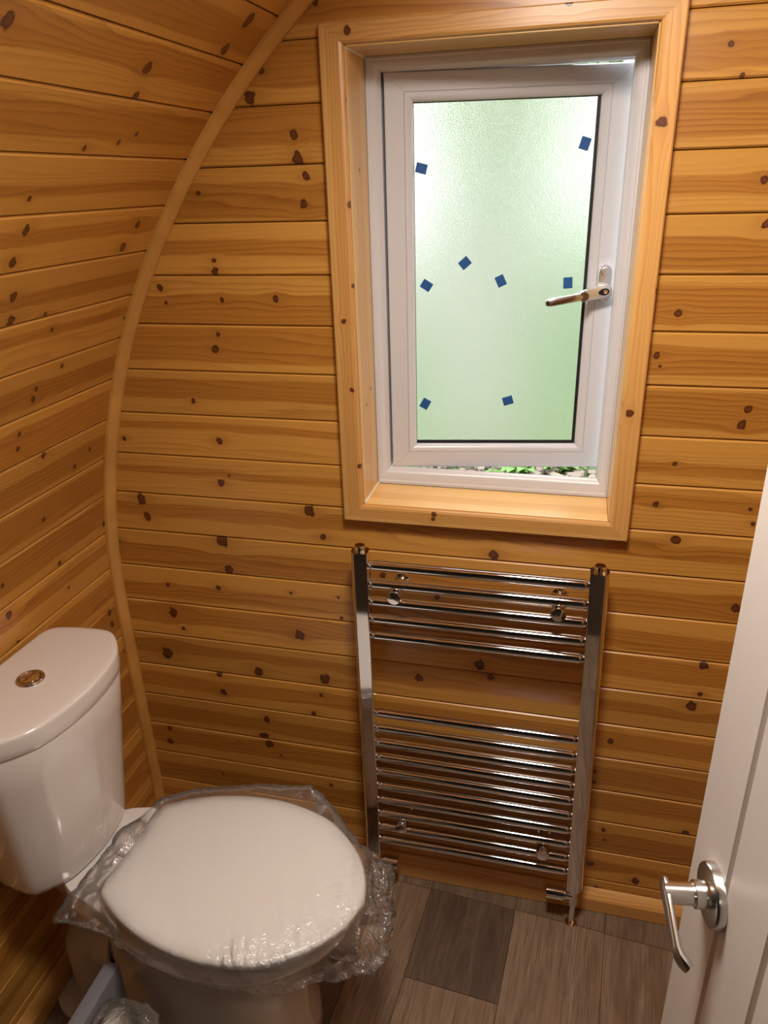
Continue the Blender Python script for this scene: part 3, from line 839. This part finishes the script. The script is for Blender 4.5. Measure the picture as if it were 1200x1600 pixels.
for i in range(10): rail(0.516 - 0.0402*i)
for x, z in ((-0.302, 0.811), (0.008, 0.811), (-0.299, 0.2145), (0.0135, 0.2085)):
    bm = bmesh.new()
    add_lathe(bm, Vector((x, -0.0003, z))-RO, (0, -1, 0), [(0, 0.016), (0.003, 0.016), (0.004, 0.010), (0.040, 0.0085), (0.056, 0.0085), (0.0565, 0.0135), (0.072, 0.0145), (0.0755, 0.013), (0.0765, 0.008), (0.0768, 0.0)], 28, False)
    br = link('wall_bracket', bm_mesh('wall_bracket', bm, 35), M['chrome'], rad)
def valve(xc, sgn, xend):
    y = -0.058; z = 0.086
    bm = bmesh.new()
    add_lathe(bm, Vector((xc, y, 0.1055))-RO, (0, 0, -1), [(0, 0.0105), (0.008, 0.0105), (0.008, 0.0085), (0.030, 0.0085), (0.032, 0.0100), (0.044, 0.0100), (0.046, 0.0065), (0.1025, 0.0065), (0.1028, 0.013), (0.1048, 0.013)], 24)
    add_lathe(bm, Vector((xc, y, z))-RO, (sgn, 0, 0), [(0, 0.0095), (0.016, 0.0095), (0.017, 0.0115), (0.021, 0.0115)], 24)
    o = link('valve', bm_mesh('valve', bm, 40), M['chrome'], rad)
    bm = bmesh.new()
    L = abs(xend-xc)
    add_lathe(bm, Vector((xc+sgn*0.0212, y, z))-RO, (sgn, 0, 0), [(0, 0.0125), (0.001, 0.0150), (L-0.0222, 0.0150), (L-0.0212, 0.0138)], 28)
    link('valve_head', bm_mesh('valve_head', bm, 40), M['chrome'], o)
valve(PLb, 1, -0.311); valve(PRb, -1, 0.0275)

# ------------------------------------------------------------------ toilet
TROT = math.radians(-2.5)
TO = Vector((-0.953, -0.407, 0.0))
toilet = thing('toilet', 'white close-coupled toilet with its lid wrapped, back to the curved wall', 'toilet', TO, TROT)
SEAT = [(.225, 0), (.222, .060), (.224, .092), (.238, .112), (.306, .147), (.388, .168), (.47, .171), (.56, .150), (.630, .098), (.664, .048), (.677, 0)]
def full(half, n=6):
    h = catmull(half, n)
    return h + [(x, -y) for x, y in h[-2:0:-1]]
def seat_ring(xb, xf, w, n=6, blunt=0.0):
    out = []
    for x, y in full(SEAT, n):
        xn = (x-.222)/(.677-.222); yn = y/.1715
        if blunt and xn > 0.5:
            xn2 = xn
            yl = math.copysign(min(1.0, abs(yn)*(1+blunt*(xn-0.5)*2)), yn); yn = yl
        out.append((xb+xn*(xf-xb), yn*w))
    return out
def ring3(pts, z): return [(x, y, z) for x, y in pts]
# pan
bm = bmesh.new()
rings = []
for z, xb, xf, w, bl in ((0.0, .15, .562, .112, .8), (0.006, .148, .565, .115, .8), (0.03, .15, .562, .113, .7), (0.10, .165, .552, .106, .5), (0.18, .175, .555, .108, .35), (0.25, .185, .575, .120, .2), (0.30, .19, .602, .136, .1), (0.335, .195, .628, .150, .03), (0.352, .197, .642, .158, 0), (0.362, .198, .650, .1635, 0), (0.372, .198, .653, .165, 0), (0.396, .2, .655, .165, 0), (0.404, .203, .652, .162, 0)):
    rings.append(ring3(seat_ring(xb, xf, w, blunt=bl), z))
add_loft(bm, rings)
PLAT = [(0.045, 0), (0.045, .045), (0.052, .058), (0.075, .066), (0.12, .082), (0.16, .104), (0.215, .120), (0.25, .130), (0.28, .140), (0.30, .06), (0.302, 0)]
pf = full(PLAT, 5)
add_loft(bm, [ring3([(x*0.6+0.1, y*0.55) for x, y in pf], 0.22), ring3([(x*0.85+0.035, y*0.8) for x, y in pf], 0.31), ring3([(x*0.985+0.003, y*0.97) for x, y in pf], 0.352), ring3(pf, 0.37), ring3(pf, 0.400), ring3([(x*0.99+0.002, y*0.97) for x, y in pf], 0.407)])
add_tube(bm, [(0.30, 0, 0.20), (0.22, 0, 0.172), (0.155, 0, 0.17)], [0.06, 0.052, 0.050], 28)
pan = link('pan', bm_mesh('pan', bm, 50), M['ceramic'], toilet)
# pan connector
con = None
bm = bmesh.new()
path = [(0.128, 0, 0.17)] + [(0.120-0.045*math.sin(a), 0, 0.125+0.045*math.cos(a)) for a in [PI/2*i/8 for i in range(9)]] + [(0.075, 0, 0.06), (0.075, 0, 0.002)]
add_tube(bm, path, 0.0555, 32)
add_lathe(bm, (0.120, 0, 0.17), (1, 0, 0), [(0, 0.0555), (0.004, 0.064), (0.040, 0.064), (0.041, 0.057), (0.020, 0.054)], 36)
con = link('pan_connector', bm_mesh('pan_connector', bm, 50), M['pipe'], toilet)
bm = bmesh.new()
add_lathe(bm, (0.075, -0.004, 0.0005), (0, 0, 1), [(0, 0.092), (0.006, 0.092), (0.009, 0.086), (0.011, 0.06)], 40)
link('floor_flange', bm_mesh('floor_flange', bm, 40), M['pipe'], con)
bm = bmesh.new()
add_box(bm, 0.168, 0.183, -0.030, 0.030, 0.015, 0.112, 0.003)
link('support_strut', bm_mesh('support_strut', bm, 40), M['bead'], con)
# seat ring and lid
bm = bmesh.new()
add_loft(bm, [ring3(seat_ring(.222, .668, .166), 0.4055), ring3(seat_ring(.220, .671, .168), 0.409), ring3(seat_ring(.220, .671, .168), 0.4165), ring3(seat_ring(.224, .667, .164), 0.4185)])
bm2 = bm
seat = link('seat_ring', bm_mesh('seat_ring', bm, 50), M['seat'], toilet)
bm = bmesh.new()
add_loft(bm, [ring3(seat_ring(.224, .673, .168), 0.4195), ring3(seat_ring(.222, .677, .1715), 0.4225), ring3(seat_ring(.222, .677, .1715), 0.4285), ring3(seat_ring(.2235, .675, .170), 0.4325), ring3(seat_ring(.228, .669, .165), 0.4352), ring3(seat_ring(.245, .645, .148), 0.4375), ring3(seat_ring(.30, .57, .105), 0.4395), ring3(seat_ring(.37, .49, .05), 0.4402)])
lid = link('seat_lid', bm_mesh('seat_lid', bm, 50), M['seat'], toilet)
for s in (-1, 1):
    bm = bmesh.new()
    add_lathe(bm, (0.213, 0.075*s-0.017, 0.4215), (0, 1, 0), [(0, 0.006), (0.002, 0.0078), (0.032, 0.0078), (0.034, 0.006)], 20)
    add_lathe(bm, (0.213, 0.075*s, 0.4065), (0, 0, 1), [(0, 0.014), (0.004, 0.014), (0.006, 0.007), (0.012, 0.007)], 20)
    link('hinge', bm_mesh('hinge', bm, 40), M['seat'], toilet)
# cistern
CIST = [(0.0, 0), (0.0, .10), (0.002, .135), (0.018, .155), (0.068, .166), (0.122, .1685), (0.152, .150), (0.184, .107), (0.198, .055), (0.203, 0)]
cf = full(CIST, 6)
def cring(fx, fy, z, x0=0.004): return [(x0+x*fx, y*fy, z) for x, y in cf]
bm = bmesh.new()
add_loft(bm, [cring(.66, .66, 0.4085, .012), cring(.73, .735, 0.4095, .008), cring(.765, .768, 0.414, .006), cring(.785, .785, 0.425, .005), cring(.80, .805, 0.45), cring(.865, .87, 0.56), cring(.935, .945, 0.67), cring(.975, .98, 0.742), cring(.972, .976, 0.7435)])
cist = link('cistern', bm_mesh('cistern', bm, 50), M['ceramic'], toilet)
bm = bmesh.new()
add_loft(bm, [cring(.965, .97, 0.7448), cring(.985, .985, 0.7450), cring(.990, .990, 0.7465), cring(1.0, 1.0, 0.758, .002), cring(1.0, 1.0, 0.774, .002), cring(.995, .996, 0.7780, .0025), cring(.982, .985, 0.7805, .004), cring(.96, .965, 0.7815, .006), cring(.90, .90, 0.7820, .010), cring(.5, .5, 0.7826, .05)])
cl = link('cistern_lid', bm_mesh('cistern_lid', bm, 50), M['ceramic'], cist)
fbx, fby = 0.0895, -0.002
bm = bmesh.new()
add_lathe(bm, (fbx, fby, 0.7825), (0, 0, 1), [(0, 0.0240), (0.002, 0.0240), (0.004, 0.0225), (0.0045, 0.0185), (0.0025, 0.0172), (0.001, 0.0170)], 40)
fb = link('flush_button', bm_mesh('flush_button', bm, 40), M['satin'], cist)
def half_button(a0, a1, h):
    bm = bmesh.new()
    n = 20
    pts = [(fbx+0.0162*math.cos(a0+(a1-a0)*i/n), fby+0.0162*math.sin(a0+(a1-a0)*i/n)) for i in range(n+1)]
    cxm = sum(p[0] for p in pts)/len(pts); cym = sum(p[1] for p in pts)/len(pts)
    add_loft(bm, [[(x, y, 0.7836) for x, y in pts], [(x, y, h) for x, y in pts], [(cxm+(x-cxm)*0.9, cym+(y-cym)*0.9, h+0.0010) for x, y in pts]])
    link('push_half', bm_mesh('push_half', bm, 40), M['chrome'], fb)
half_button(math.radians(65), math.radians(205), 0.7858)
half_button(math.radians(209), math.radians(421), 0.7866)

# ------------------------------------------------------------------ polythene bag over the seat
BAG = [(-0.8, -0.566, 0.4), (-0.786, -0.491, 0.42), (-0.77, -0.398, 0.435), (-0.726, -0.307, 0.44), (-0.682, -0.271, 0.44), (-0.56, -0.232, 0.44), (-0.448, -0.211, 0.44), (-0.385, -0.254, 0.43), (-0.316, -0.312, 0.42), (-0.262, -0.324, 0.38), (-0.237, -0.359, 0.36), (-0.234, -0.423, 0.36), (-0.238, -0.465, 0.35), (-0.251, -0.501, 0.34), (-0.296, -0.533, 0.36), (-0.345, -0.549, 0.37), (-0.386, -0.569, 0.37), (-0.439, -0.584, 0.39), (-0.529, -0.587, 0.4), (-0.643, -0.572, 0.39), (-0.729, -0.563, 0.39)]
BC = Vector((-0.50, -0.415, 0.0))
def tw(x, y):
    c, s = math.cos(TROT), math.sin(TROT)
    return Vector((TO.x + x*c - y*s, TO.y + x*s + y*c, 0))
LIDP = [tw(x, y) for x, y in seat_ring(.222, .677, .1715)]
def radius_at(poly, ang):
    d = Vector((math.cos(ang), math.sin(ang), 0)); best = None
    for i in range(len(poly)):
        a = poly[i]; b = poly[(i+1) % len(poly)]
        ax, ay = a[0]-BC.x, a[1]-BC.y; ex, ey = b[0]-a[0], b[1]-a[1]
        den = d.x*ey - d.y*ex
        if abs(den) < 1e-9: continue
        t = (ax*ey - ay*ex)/den; q = (ax*d.y - ay*d.x)/den
        if t > 0 and -1e-6 <= q <= 1+1e-6:
            za = a[2]; zb = b[2]
            if best is None or t > best[0]: best = (t, za+(zb-za)*q)
    return best
bm = bmesh.new()
lay = bm.verts.layers.float.new('crumple')
NA, NI, NO = 400, 46, 24
crum = []
rows = []
def crumple(p, k, f):
    return noise.noise(Vector((p.x*f+k*7.1, p.y*f-3.3, p.z*f+1.7)))
for ia in range(NA):
    ang = 2*PI*ia/NA
    rl, _ = radius_at([(p.x, p.y, 0.44) for p in LIDP], ang)
    rb, zb = radius_at(BAG, ang)
    rb = max(rb, rl+0.012)
    d = Vector((math.cos(ang), math.sin(ang), 0))
    col_ = []
    right = max(0.0, math.cos(ang+0.55))           # front right of the seat: loose and crumpled
    for i in range(1, NI+1):
        f = i/NI; r = rl*f
        p = BC + d*r
        amp = (0.0002 + 0.0095*right**1.3*f**3.2)
        al = p.x*0.50 - p.y*0.86; ac = p.x*0.86 + p.y*0.50
        fold = noise.noise(Vector((al*13.0, ac*46.0, 1.3)))
        fold2 = noise.noise(Vector((al*60.0+4.0, ac*85.0-7.0, 5.1)))
        amp2 = 0.0055*right**1.2*max(0.0, (f-0.35)/0.65)**1.5 + 0.0006*f
        dz = abs(fold)*amp2*1.6 + abs(fold2)*amp2*0.55
        zl = 0.4410 - 0.0055*max(0.0, (f-0.75)/0.25)**2
        col_.append(p + Vector((0, 0, zl + 0.0012 + dz)))
    edge = rb - rl
    for i in range(1, NO+1):
        f = i/NO; r = rl + edge*f
        p = BC + d*r
        z = 0.4360 + (zb-0.4360)*(f**1.3)
        amp = min(edge, 0.05)*(0.12 + 0.36*right)
        wv = min(1.0, f*2.5)
        q = Vector((p.x, p.y, z))
        off = Vector((crumple(q, 1, 30), crumple(q, 3, 30), crumple(q, 5, 26)))*amp*wv + Vector((crumple(q, 6, 75), crumple(q, 8, 75), crumple(q, 9, 75)))*amp*0.75*wv
        off.z = abs(off.z) if f < 0.3 else off.z
        q = q + off
        rr_ = math.hypot(q.x-BC.x, q.y-BC.y)
        if rr_ < rl + 0.003:
            s_ = (rl+0.003)/rr_; q.x = BC.x+(q.x-BC.x)*s_; q.y = BC.y+(q.y-BC.y)*s_
        col_.append(q)
    tip = col_[-1]
    for i in range(1, 6):                            # underside turned back towards the seat
        f = i/5; r = rb + (rl+0.004-rb)*f
        p = BC + d*r
        q = Vector((p.x, p.y, tip.z - 0.012*math.sin(PI*min(f, .6)) + (0.402-tip.z)*f*0.6))
        q += Vector((crumple(q, 11, 32), crumple(q, 13, 32), crumple(q, 15, 32)))*min(edge, .05)*0.16*(1-f)
        col_.append(q)
    rows.append([bm.verts.new(p) for p in col_])
cv = bm.verts.new(BC + Vector((0, 0, 0.4425)))
for ia in range(NA):
    right = max(0.0, math.cos(2*PI*ia/NA+0.62))
    for i, v in enumerate(rows[ia]):
        v[lay] = right**1.2*min(1, (i+1)/NI)**2 if i < NI else max(0.35, min(1.0, 0.35+right))
cv[lay] = 0.0
for ia in range(NA):
    a, b = rows[ia], rows[(ia+1) % NA]
    bm.faces.new((cv, a[0], b[0]))
    for i in range(len(a)-1):
        bm.faces.new((a[i], a[i+1], b[i+1], b[i]))
bag = link('plastic_bag', bm_mesh('plastic_bag', bm, 180), M['film'])
tag(bag, 'clear crumpled polythene bag pulled over the closed toilet lid', 'bag')

# ------------------------------------------------------------------ pale panel and wrapped packet beside the toilet
pan_box = thing('flat_box', 'flat pale grey plastic box standing on its long edge beside the toilet', 'box', (-0.7085, -0.72, 0.0))
bm = bmesh.new()
add_box(bm, -0.0135, 0.0135, -0.165, 0.165, 0.0005, 0.3055, 0.0025, 2)
link('box_body', bm_mesh('box_body', bm, 40), M['lilac'], pan_box)

pk = thing('wrapped_packet', 'white packet in crumpled clear wrapping, beside the flat pale grey box', 'packet', (-0.650, -0.650, 0.0))
bm = bmesh.new()
add_box(bm, -0.036, -0.006, -0.055, 0.052, 0.001, 0.276, 0.004)
link('packet_core', bm_mesh('packet_core', bm, 40), M['paper'], pk)
bm = bmesh.new()
rings = []
for i in range(24):
    f = i/23; z = 0.001 + 0.300*f
    ring = []
    for k in range(64):
        a = 2*PI*k/64
        ca, sa = math.cos(a), math.sin(a)
        ca = math.copysign(abs(ca)**0.45, ca); sa = math.copysign(abs(sa)**0.45, sa)
        sq = 1.0 - 0.25*max(0, (f-0.8)/0.2)
        p = Vector((0.009 + 0.049*ca, -0.002 + 0.062*sa*sq, z))
        q = p*1.0
        amp = 0.006 if f > 0.05 else 0.0
        nz = Vector((noise.noise(q*45), noise.noise(q*45+Vector((9, 3, 1))), noise.noise(q*38+Vector((2, 7, 5)))))
        n2_ = Vector((noise.noise(q*110), noise.noise(q*110+Vector((9, 3, 1))), 0))
        p += nz*amp*1.4 + n2_*amp*0.4
        p.x = max(p.x, -0.0388)
        ring.append(p)
    rings.append(ring)
lay = bm.verts.layers.float.new('crumple')
add_loft(bm, rings)
for v in bm.verts: v[lay] = 0.7
link('wrapping', bm_mesh('wrapping', bm, 180), M['film'], pk)

# ------------------------------------------------------------------ open door
DA = Vector((-0.154, 0.988, 0)).normalized()       # towards the free edge
DN = Vector((-DA.y, DA.x, 0))                      # room side face (towards -x)
if DN.x > 0: DN = -DN
ROSE = Vector((0.141, -0.802, 1.0)) - DN*0.006
door = bpy.data.objects.new('door_1', None); COL.objects.link(door); door['kind'] = 'structure'
door.location = (ROSE.x, ROSE.y, 0.0)
# local axes of the door: x along DA (to the free edge), y = -DN (away from the viewer), z up
door.rotation_euler = (0, 0, math.atan2(DA.y, DA.x))
_chk = Matrix.Rotation(door.rotation_euler.z, 3, 'Z') @ Vector((0, 1, 0))
ysg = -1.0 if _chk.dot(DN) < 0 else 1.0            # local y pointing to the viewer is  ysg
def dy(a): return a*ysg                             # a > 0: towards the viewer
bm = bmesh.new()
T0, T1 = -0.497, 0.059
y_a, y_b = sorted((dy(-0.006), dy(-0.029)))
add_box(bm, T0+0.001, T1-0.001, y_a, y_b, 0.0105, 1.974)
link('door_core', bm_mesh('door_core', bm), M['paint'], door)
e = T1
widths = [0.0722, 0.0722, 0.0722, 0.0722, 0.0722, 0.0722, 0.0722, 0.0722, 0.0722]
edges = [T1]
while edges[-1] - 0.0722 > T0 + 0.02: edges.append(edges[-1] - 0.0722)
edges.append(T0)
for side in (1, -1):
    for b, a in zip(edges[:-1], edges[1:]):
        bm = bmesh.new()
        v = 0.0042
        if side == 1: sec = [(a+.0004, dy(-0.0058)), (a+.0004, dy(-0.0040)), (a+v, dy(0)), (b-v if b < T1 else b-.0015, dy(0)), (b-.0004, dy(-0.0040)), (b-.0004, dy(-0.0058))]
        else: sec = [(a+.0004, dy(-0.0292)), (a+.0004, dy(-0.031)), (a+v, dy(-0.035)), (b-v, dy(-0.035)), (b-.0004, dy(-0.031)), (b-.0004, dy(-0.0292))]
        add_loft(bm, [[(x, y, 0.010) for x, y in sec], [(x, y, 1.975) for x, y in sec]])
        link('door_board', bm_mesh('door_board', bm), M['paint'], door)
dh = bpy.data.objects.new('door_handle', None); COL.objects.link(dh); dh.parent = door; dh.location = (0, 0, 1.0)
bm = bmesh.new()
V_ = (0, dy(1), 0)
add_lathe(bm, (0, dy(0.0004), 0), V_, [(0, 0.0262), (0.0055, 0.0262), (0.0075, 0.0250), (0.0080, 0.0235), (0.0082, 0.0130), (0.0095, 0.0115), (0.018, 0.0112), (0.0182, 0.0095), (0.020, 0.0092)], 48)
link('rose', bm_mesh('rose', bm, 35), M['satin'], dh)
bm = bmesh.new()
add_lathe(bm, (0, dy(0.0185), 0), V_, [(0, 0.0090), (0.024, 0.0090)], 32)
add_lathe(bm, (0, dy(0.0120), 0), (0, 0, -1), [(0.0102, 0.0013), (0.0124, 0.0013)], 10)
link('spindle_neck', bm_mesh('spindle_neck', bm, 35), M['satin'], dh)
bm = bmesh.new()
# lever bar: path in the door plane, flattened cross-section
path = [(0.012, 0.0400, 0.002, 0.0040, 0.0022), (0.0098, 0.0402, 0.0015, 0.0080, 0.0027), (0.002, 0.0402, -0.0005, 0.0095, 0.0029), (-0.012, 0.0402, -0.005, 0.0086, 0.0028), (-0.026, 0.0402, -0.0105, 0.0075, 0.0027), (-0.038, 0.0400, -0.0155, 0.0068, 0.0028), (-0.0435, 0.0390, -0.0178, 0.0066, 0.0030), (-0.0475, 0.0365, -0.0194, 0.0064, 0.0032), (-0.0505, 0.0338, -0.0205, 0.0060, 0.0032), (-0.0512, 0.0330, -0.0208, 0.0048, 0.0026)]
rings = []
for i, (x, y, z, hz, hy) in enumerate(path):
    a = path[max(i-1, 0)]; b = path[min(i+1, len(path)-1)]
    t = Vector((b[0]-a[0], dy(b[1]-a[1]), b[2]-a[2])).normalized()
    nz_ = Vector((0, 0, 1)); ny_ = t.cross(nz_).normalized(); nz2 = ny_.cross(t).normalized()
    ring = []
    for k in range(20):
        an = 2*PI*k/20; ca, sa = math.cos(an), math.sin(an)
        ca = math.copysign(abs(ca)**0.55, ca); sa = math.copysign(abs(sa)**0.55, sa)
        ring.append(Vector((x, dy(y), z)) + nz2*hz*ca + ny_*hy*sa)
    rings.append(ring)
add_loft(bm, rings)
link('lever', bm_mesh('lever', bm, 45), M['satin'], dh)

# ------------------------------------------------------------------ lamps
def bulkhead(name, label, x, y, power, color, dia, strength):
    a = math.acos((CX-x)/RR); zc = CZ + RR*math.sin(a)
    root = thing(name, label, 'lamp', (x, y, zc-0.012))
    tilt = Vector((CX-x, 0, CZ-zc)).normalized()
    bm = bmesh.new()
    r = dia/2
    add_lathe(bm, (0, 0, 0), tilt, [(0, r), (0.02, r), (0.028, r-0.008)], 48)
    link('lamp_base', bm_mesh('lamp_base', bm, 40), M['upvc'], root)
    bm = bmesh.new()
    add_lathe(bm, tilt*0.0285, tilt, [(0, r-0.012), (0.010, r-0.016), (0.018, r-0.035), (0.021, 0.02)], 48)
    link('lamp_diffuser', bm_mesh('lamp_diffuser', bm, 60), emit(name+'_glow', color, strength), root)
    la = bpy.data.lights.new(name+'_light', 'AREA'); la.shape = 'DISK'; la.size = dia*0.8
    la.energy = power; la.color = color
    lo = bpy.data.objects.new(name+'_light', la); COL.objects.link(lo); lo.parent = root
    lo.location = tilt*0.053
    lo.rotation_euler = tilt.to_track_quat('-Z', 'Y').to_euler()
    return root
bulkhead('ceiling_lamp', 'round white bulkhead lamp on the boarded curved ceiling above the toilet room', -0.08, -0.68, LAMP_POWER, LAMP_COLOR, 0.30, 3.0)
hl = bulkhead('hall_lamp', 'smaller round white lamp in the dark room behind the doorway', 0.30, -2.7, HALL_POWER, HALL_COLOR, 0.20, 3.0)

# ------------------------------------------------------------------ outdoors
bm = bmesh.new(); add_box(bm, -30, 30, 0.16, 60, -0.50, -0.40)
structure('ground', bm_mesh('ground', bm), M['lawn'])
bm = bmesh.new()
WAY = [(-0.95, -0.45, 4.3), (-1.25, -0.60, 6.0), (-2.2, -0.9, 10.0), (-5.0, -1.3, 16.0), (-8.5, -1.2, 24.0)]
add_loft(bm, [[(a, y, -0.3995), (b, y, -0.3995), (b, y, -0.39), (a, y, -0.39)] for a, b, y in WAY])
structure('path', bm_mesh('path', bm), M['gravel'])
# pebbles and weeds seen through the gap below the sash
rp = random.Random(3)
bm = bmesh.new()
for i in range(420):
    x = rp.uniform(-1.0, 0.7); y = rp.uniform(2.9, 4.2); r = rp.uniform(0.02, 0.055)
    res = bmesh.ops.create_icosphere(bm, subdivisions=1, radius=r)
    sx, sy, sz = rp.uniform(.8, 1.3), rp.uniform(.8, 1.3), rp.uniform(.5, .9)
    for v in res['verts']:
        v.co = Vector((v.co.x*sx + x, v.co.y*sy + y, v.co.z*sz - 0.392 + r*0.3))
peb = link('gravel_stones', bm_mesh('gravel_stones', bm), M['pebble'])
peb['kind'] = 'stuff'; tag(peb, 'pale loose stones on the ground outside, seen under the open sash', 'gravel')
bm = bmesh.new()
for c in range(46):
    x = rp.uniform(-0.7, 0.6); y = rp.uniform(3.0, 4.1)
    for k in range(7):
        a = rp.uniform(0, 2*PI); l = rp.uniform(0.05, 0.13); w_ = l*0.3
        d = Vector((math.cos(a), math.sin(a), 0)); s_ = Vector((-d.y, d.x, 0))
        b0 = Vector((x, y, -0.39)); hgt = rp.uniform(0.03, 0.09)
        v0 = bm.verts.new(b0); v1 = bm.verts.new(b0 + d*l*0.5 + s_*w_ + Vector((0, 0, hgt))); v2 = bm.verts.new(b0 + d*l + Vector((0, 0, hgt*0.8))); v3 = bm.verts.new(b0 + d*l*0.5 - s_*w_ + Vector((0, 0, hgt)))
        bm.faces.new((v0, v1, v2, v3))
wd = link('weeds', bm_mesh('weeds', bm), M['leaf'])
wd['kind'] = 'stuff'; tag(wd, 'small green weeds growing among the stones outside the window', 'plant')
def leafy(bm, c, rx, ry, rz, n, size, seed):
    r_ = random.Random(seed)
    for i in range(n):
        a = r_.uniform(0, 2*PI); b = math.acos(r_.uniform(-1, 1)); q = r_.uniform(0.55, 1.0)
        p = Vector((c[0]+rx*q*math.sin(b)*math.cos(a), c[1]+ry*q*math.sin(b)*math.sin(a), c[2]+rz*q*math.cos(b)))
        d = Vector((r_.uniform(-1, 1), r_.uniform(-1, 1), r_.uniform(-1, 1))).normalized()
        u_ = d.orthogonal().normalized()*size*r_.uniform(.6, 1.3); w_ = d.cross(u_.normalized())*size*0.5
        bm.faces.new([bm.verts.new(p-u_), bm.verts.new(p+w_), bm.verts.new(p+u_), bm.verts.new(p-w_)])
BUSHES = [(2.2, 8.5, 1.8, 2.3, 'tall leafy bush nearest the lawn, on the right behind the frosted pane'),
          (-5.0, 8.2, 1.7, 1.7, 'leafy bush beside the gravel path, on the left behind the frosted pane'),
          (-13.0, 25.0, 4.2, 4.6, 'large leafy tree at the far end of the garden, leftmost of the distant three'),
          (-3.2, 28.0, 4.4, 6.2, 'large leafy tree at the far end of the garden, where the gravel path ends'),
          (6.2, 24.0, 4.2, 5.4, 'large leafy tree at the far end of the garden, rightmost of the distant three')]
for i, (x, y, rx, rz, lab) in enumerate(BUSHES):
    big = rz > 3
    t_ = thing('garden_tree' if big else 'garden_bush', lab, 'tree' if big else 'bush', (x, y, -0.4), 0, 'trees at the end of the garden' if big else 'bushes beyond the lawn')
    bm = bmesh.new(); leafy(bm, (0, 0, rz), rx, rx*0.8, rz*0.97, 5200 if big else 2600, 0.34 if big else 0.16, 20+i)
    fo = link('foliage', bm_mesh('foliage', bm), M['hedge'], t_)
    bm = bmesh.new(); add_tube(bm, [(0, 0, 0), (0.05, 0, rz*0.5), (0, 0.05, rz)], [0.09, 0.07, 0.03], 10)
    link('trunk', bm_mesh('trunk', bm, 60), M['bark'], t_)
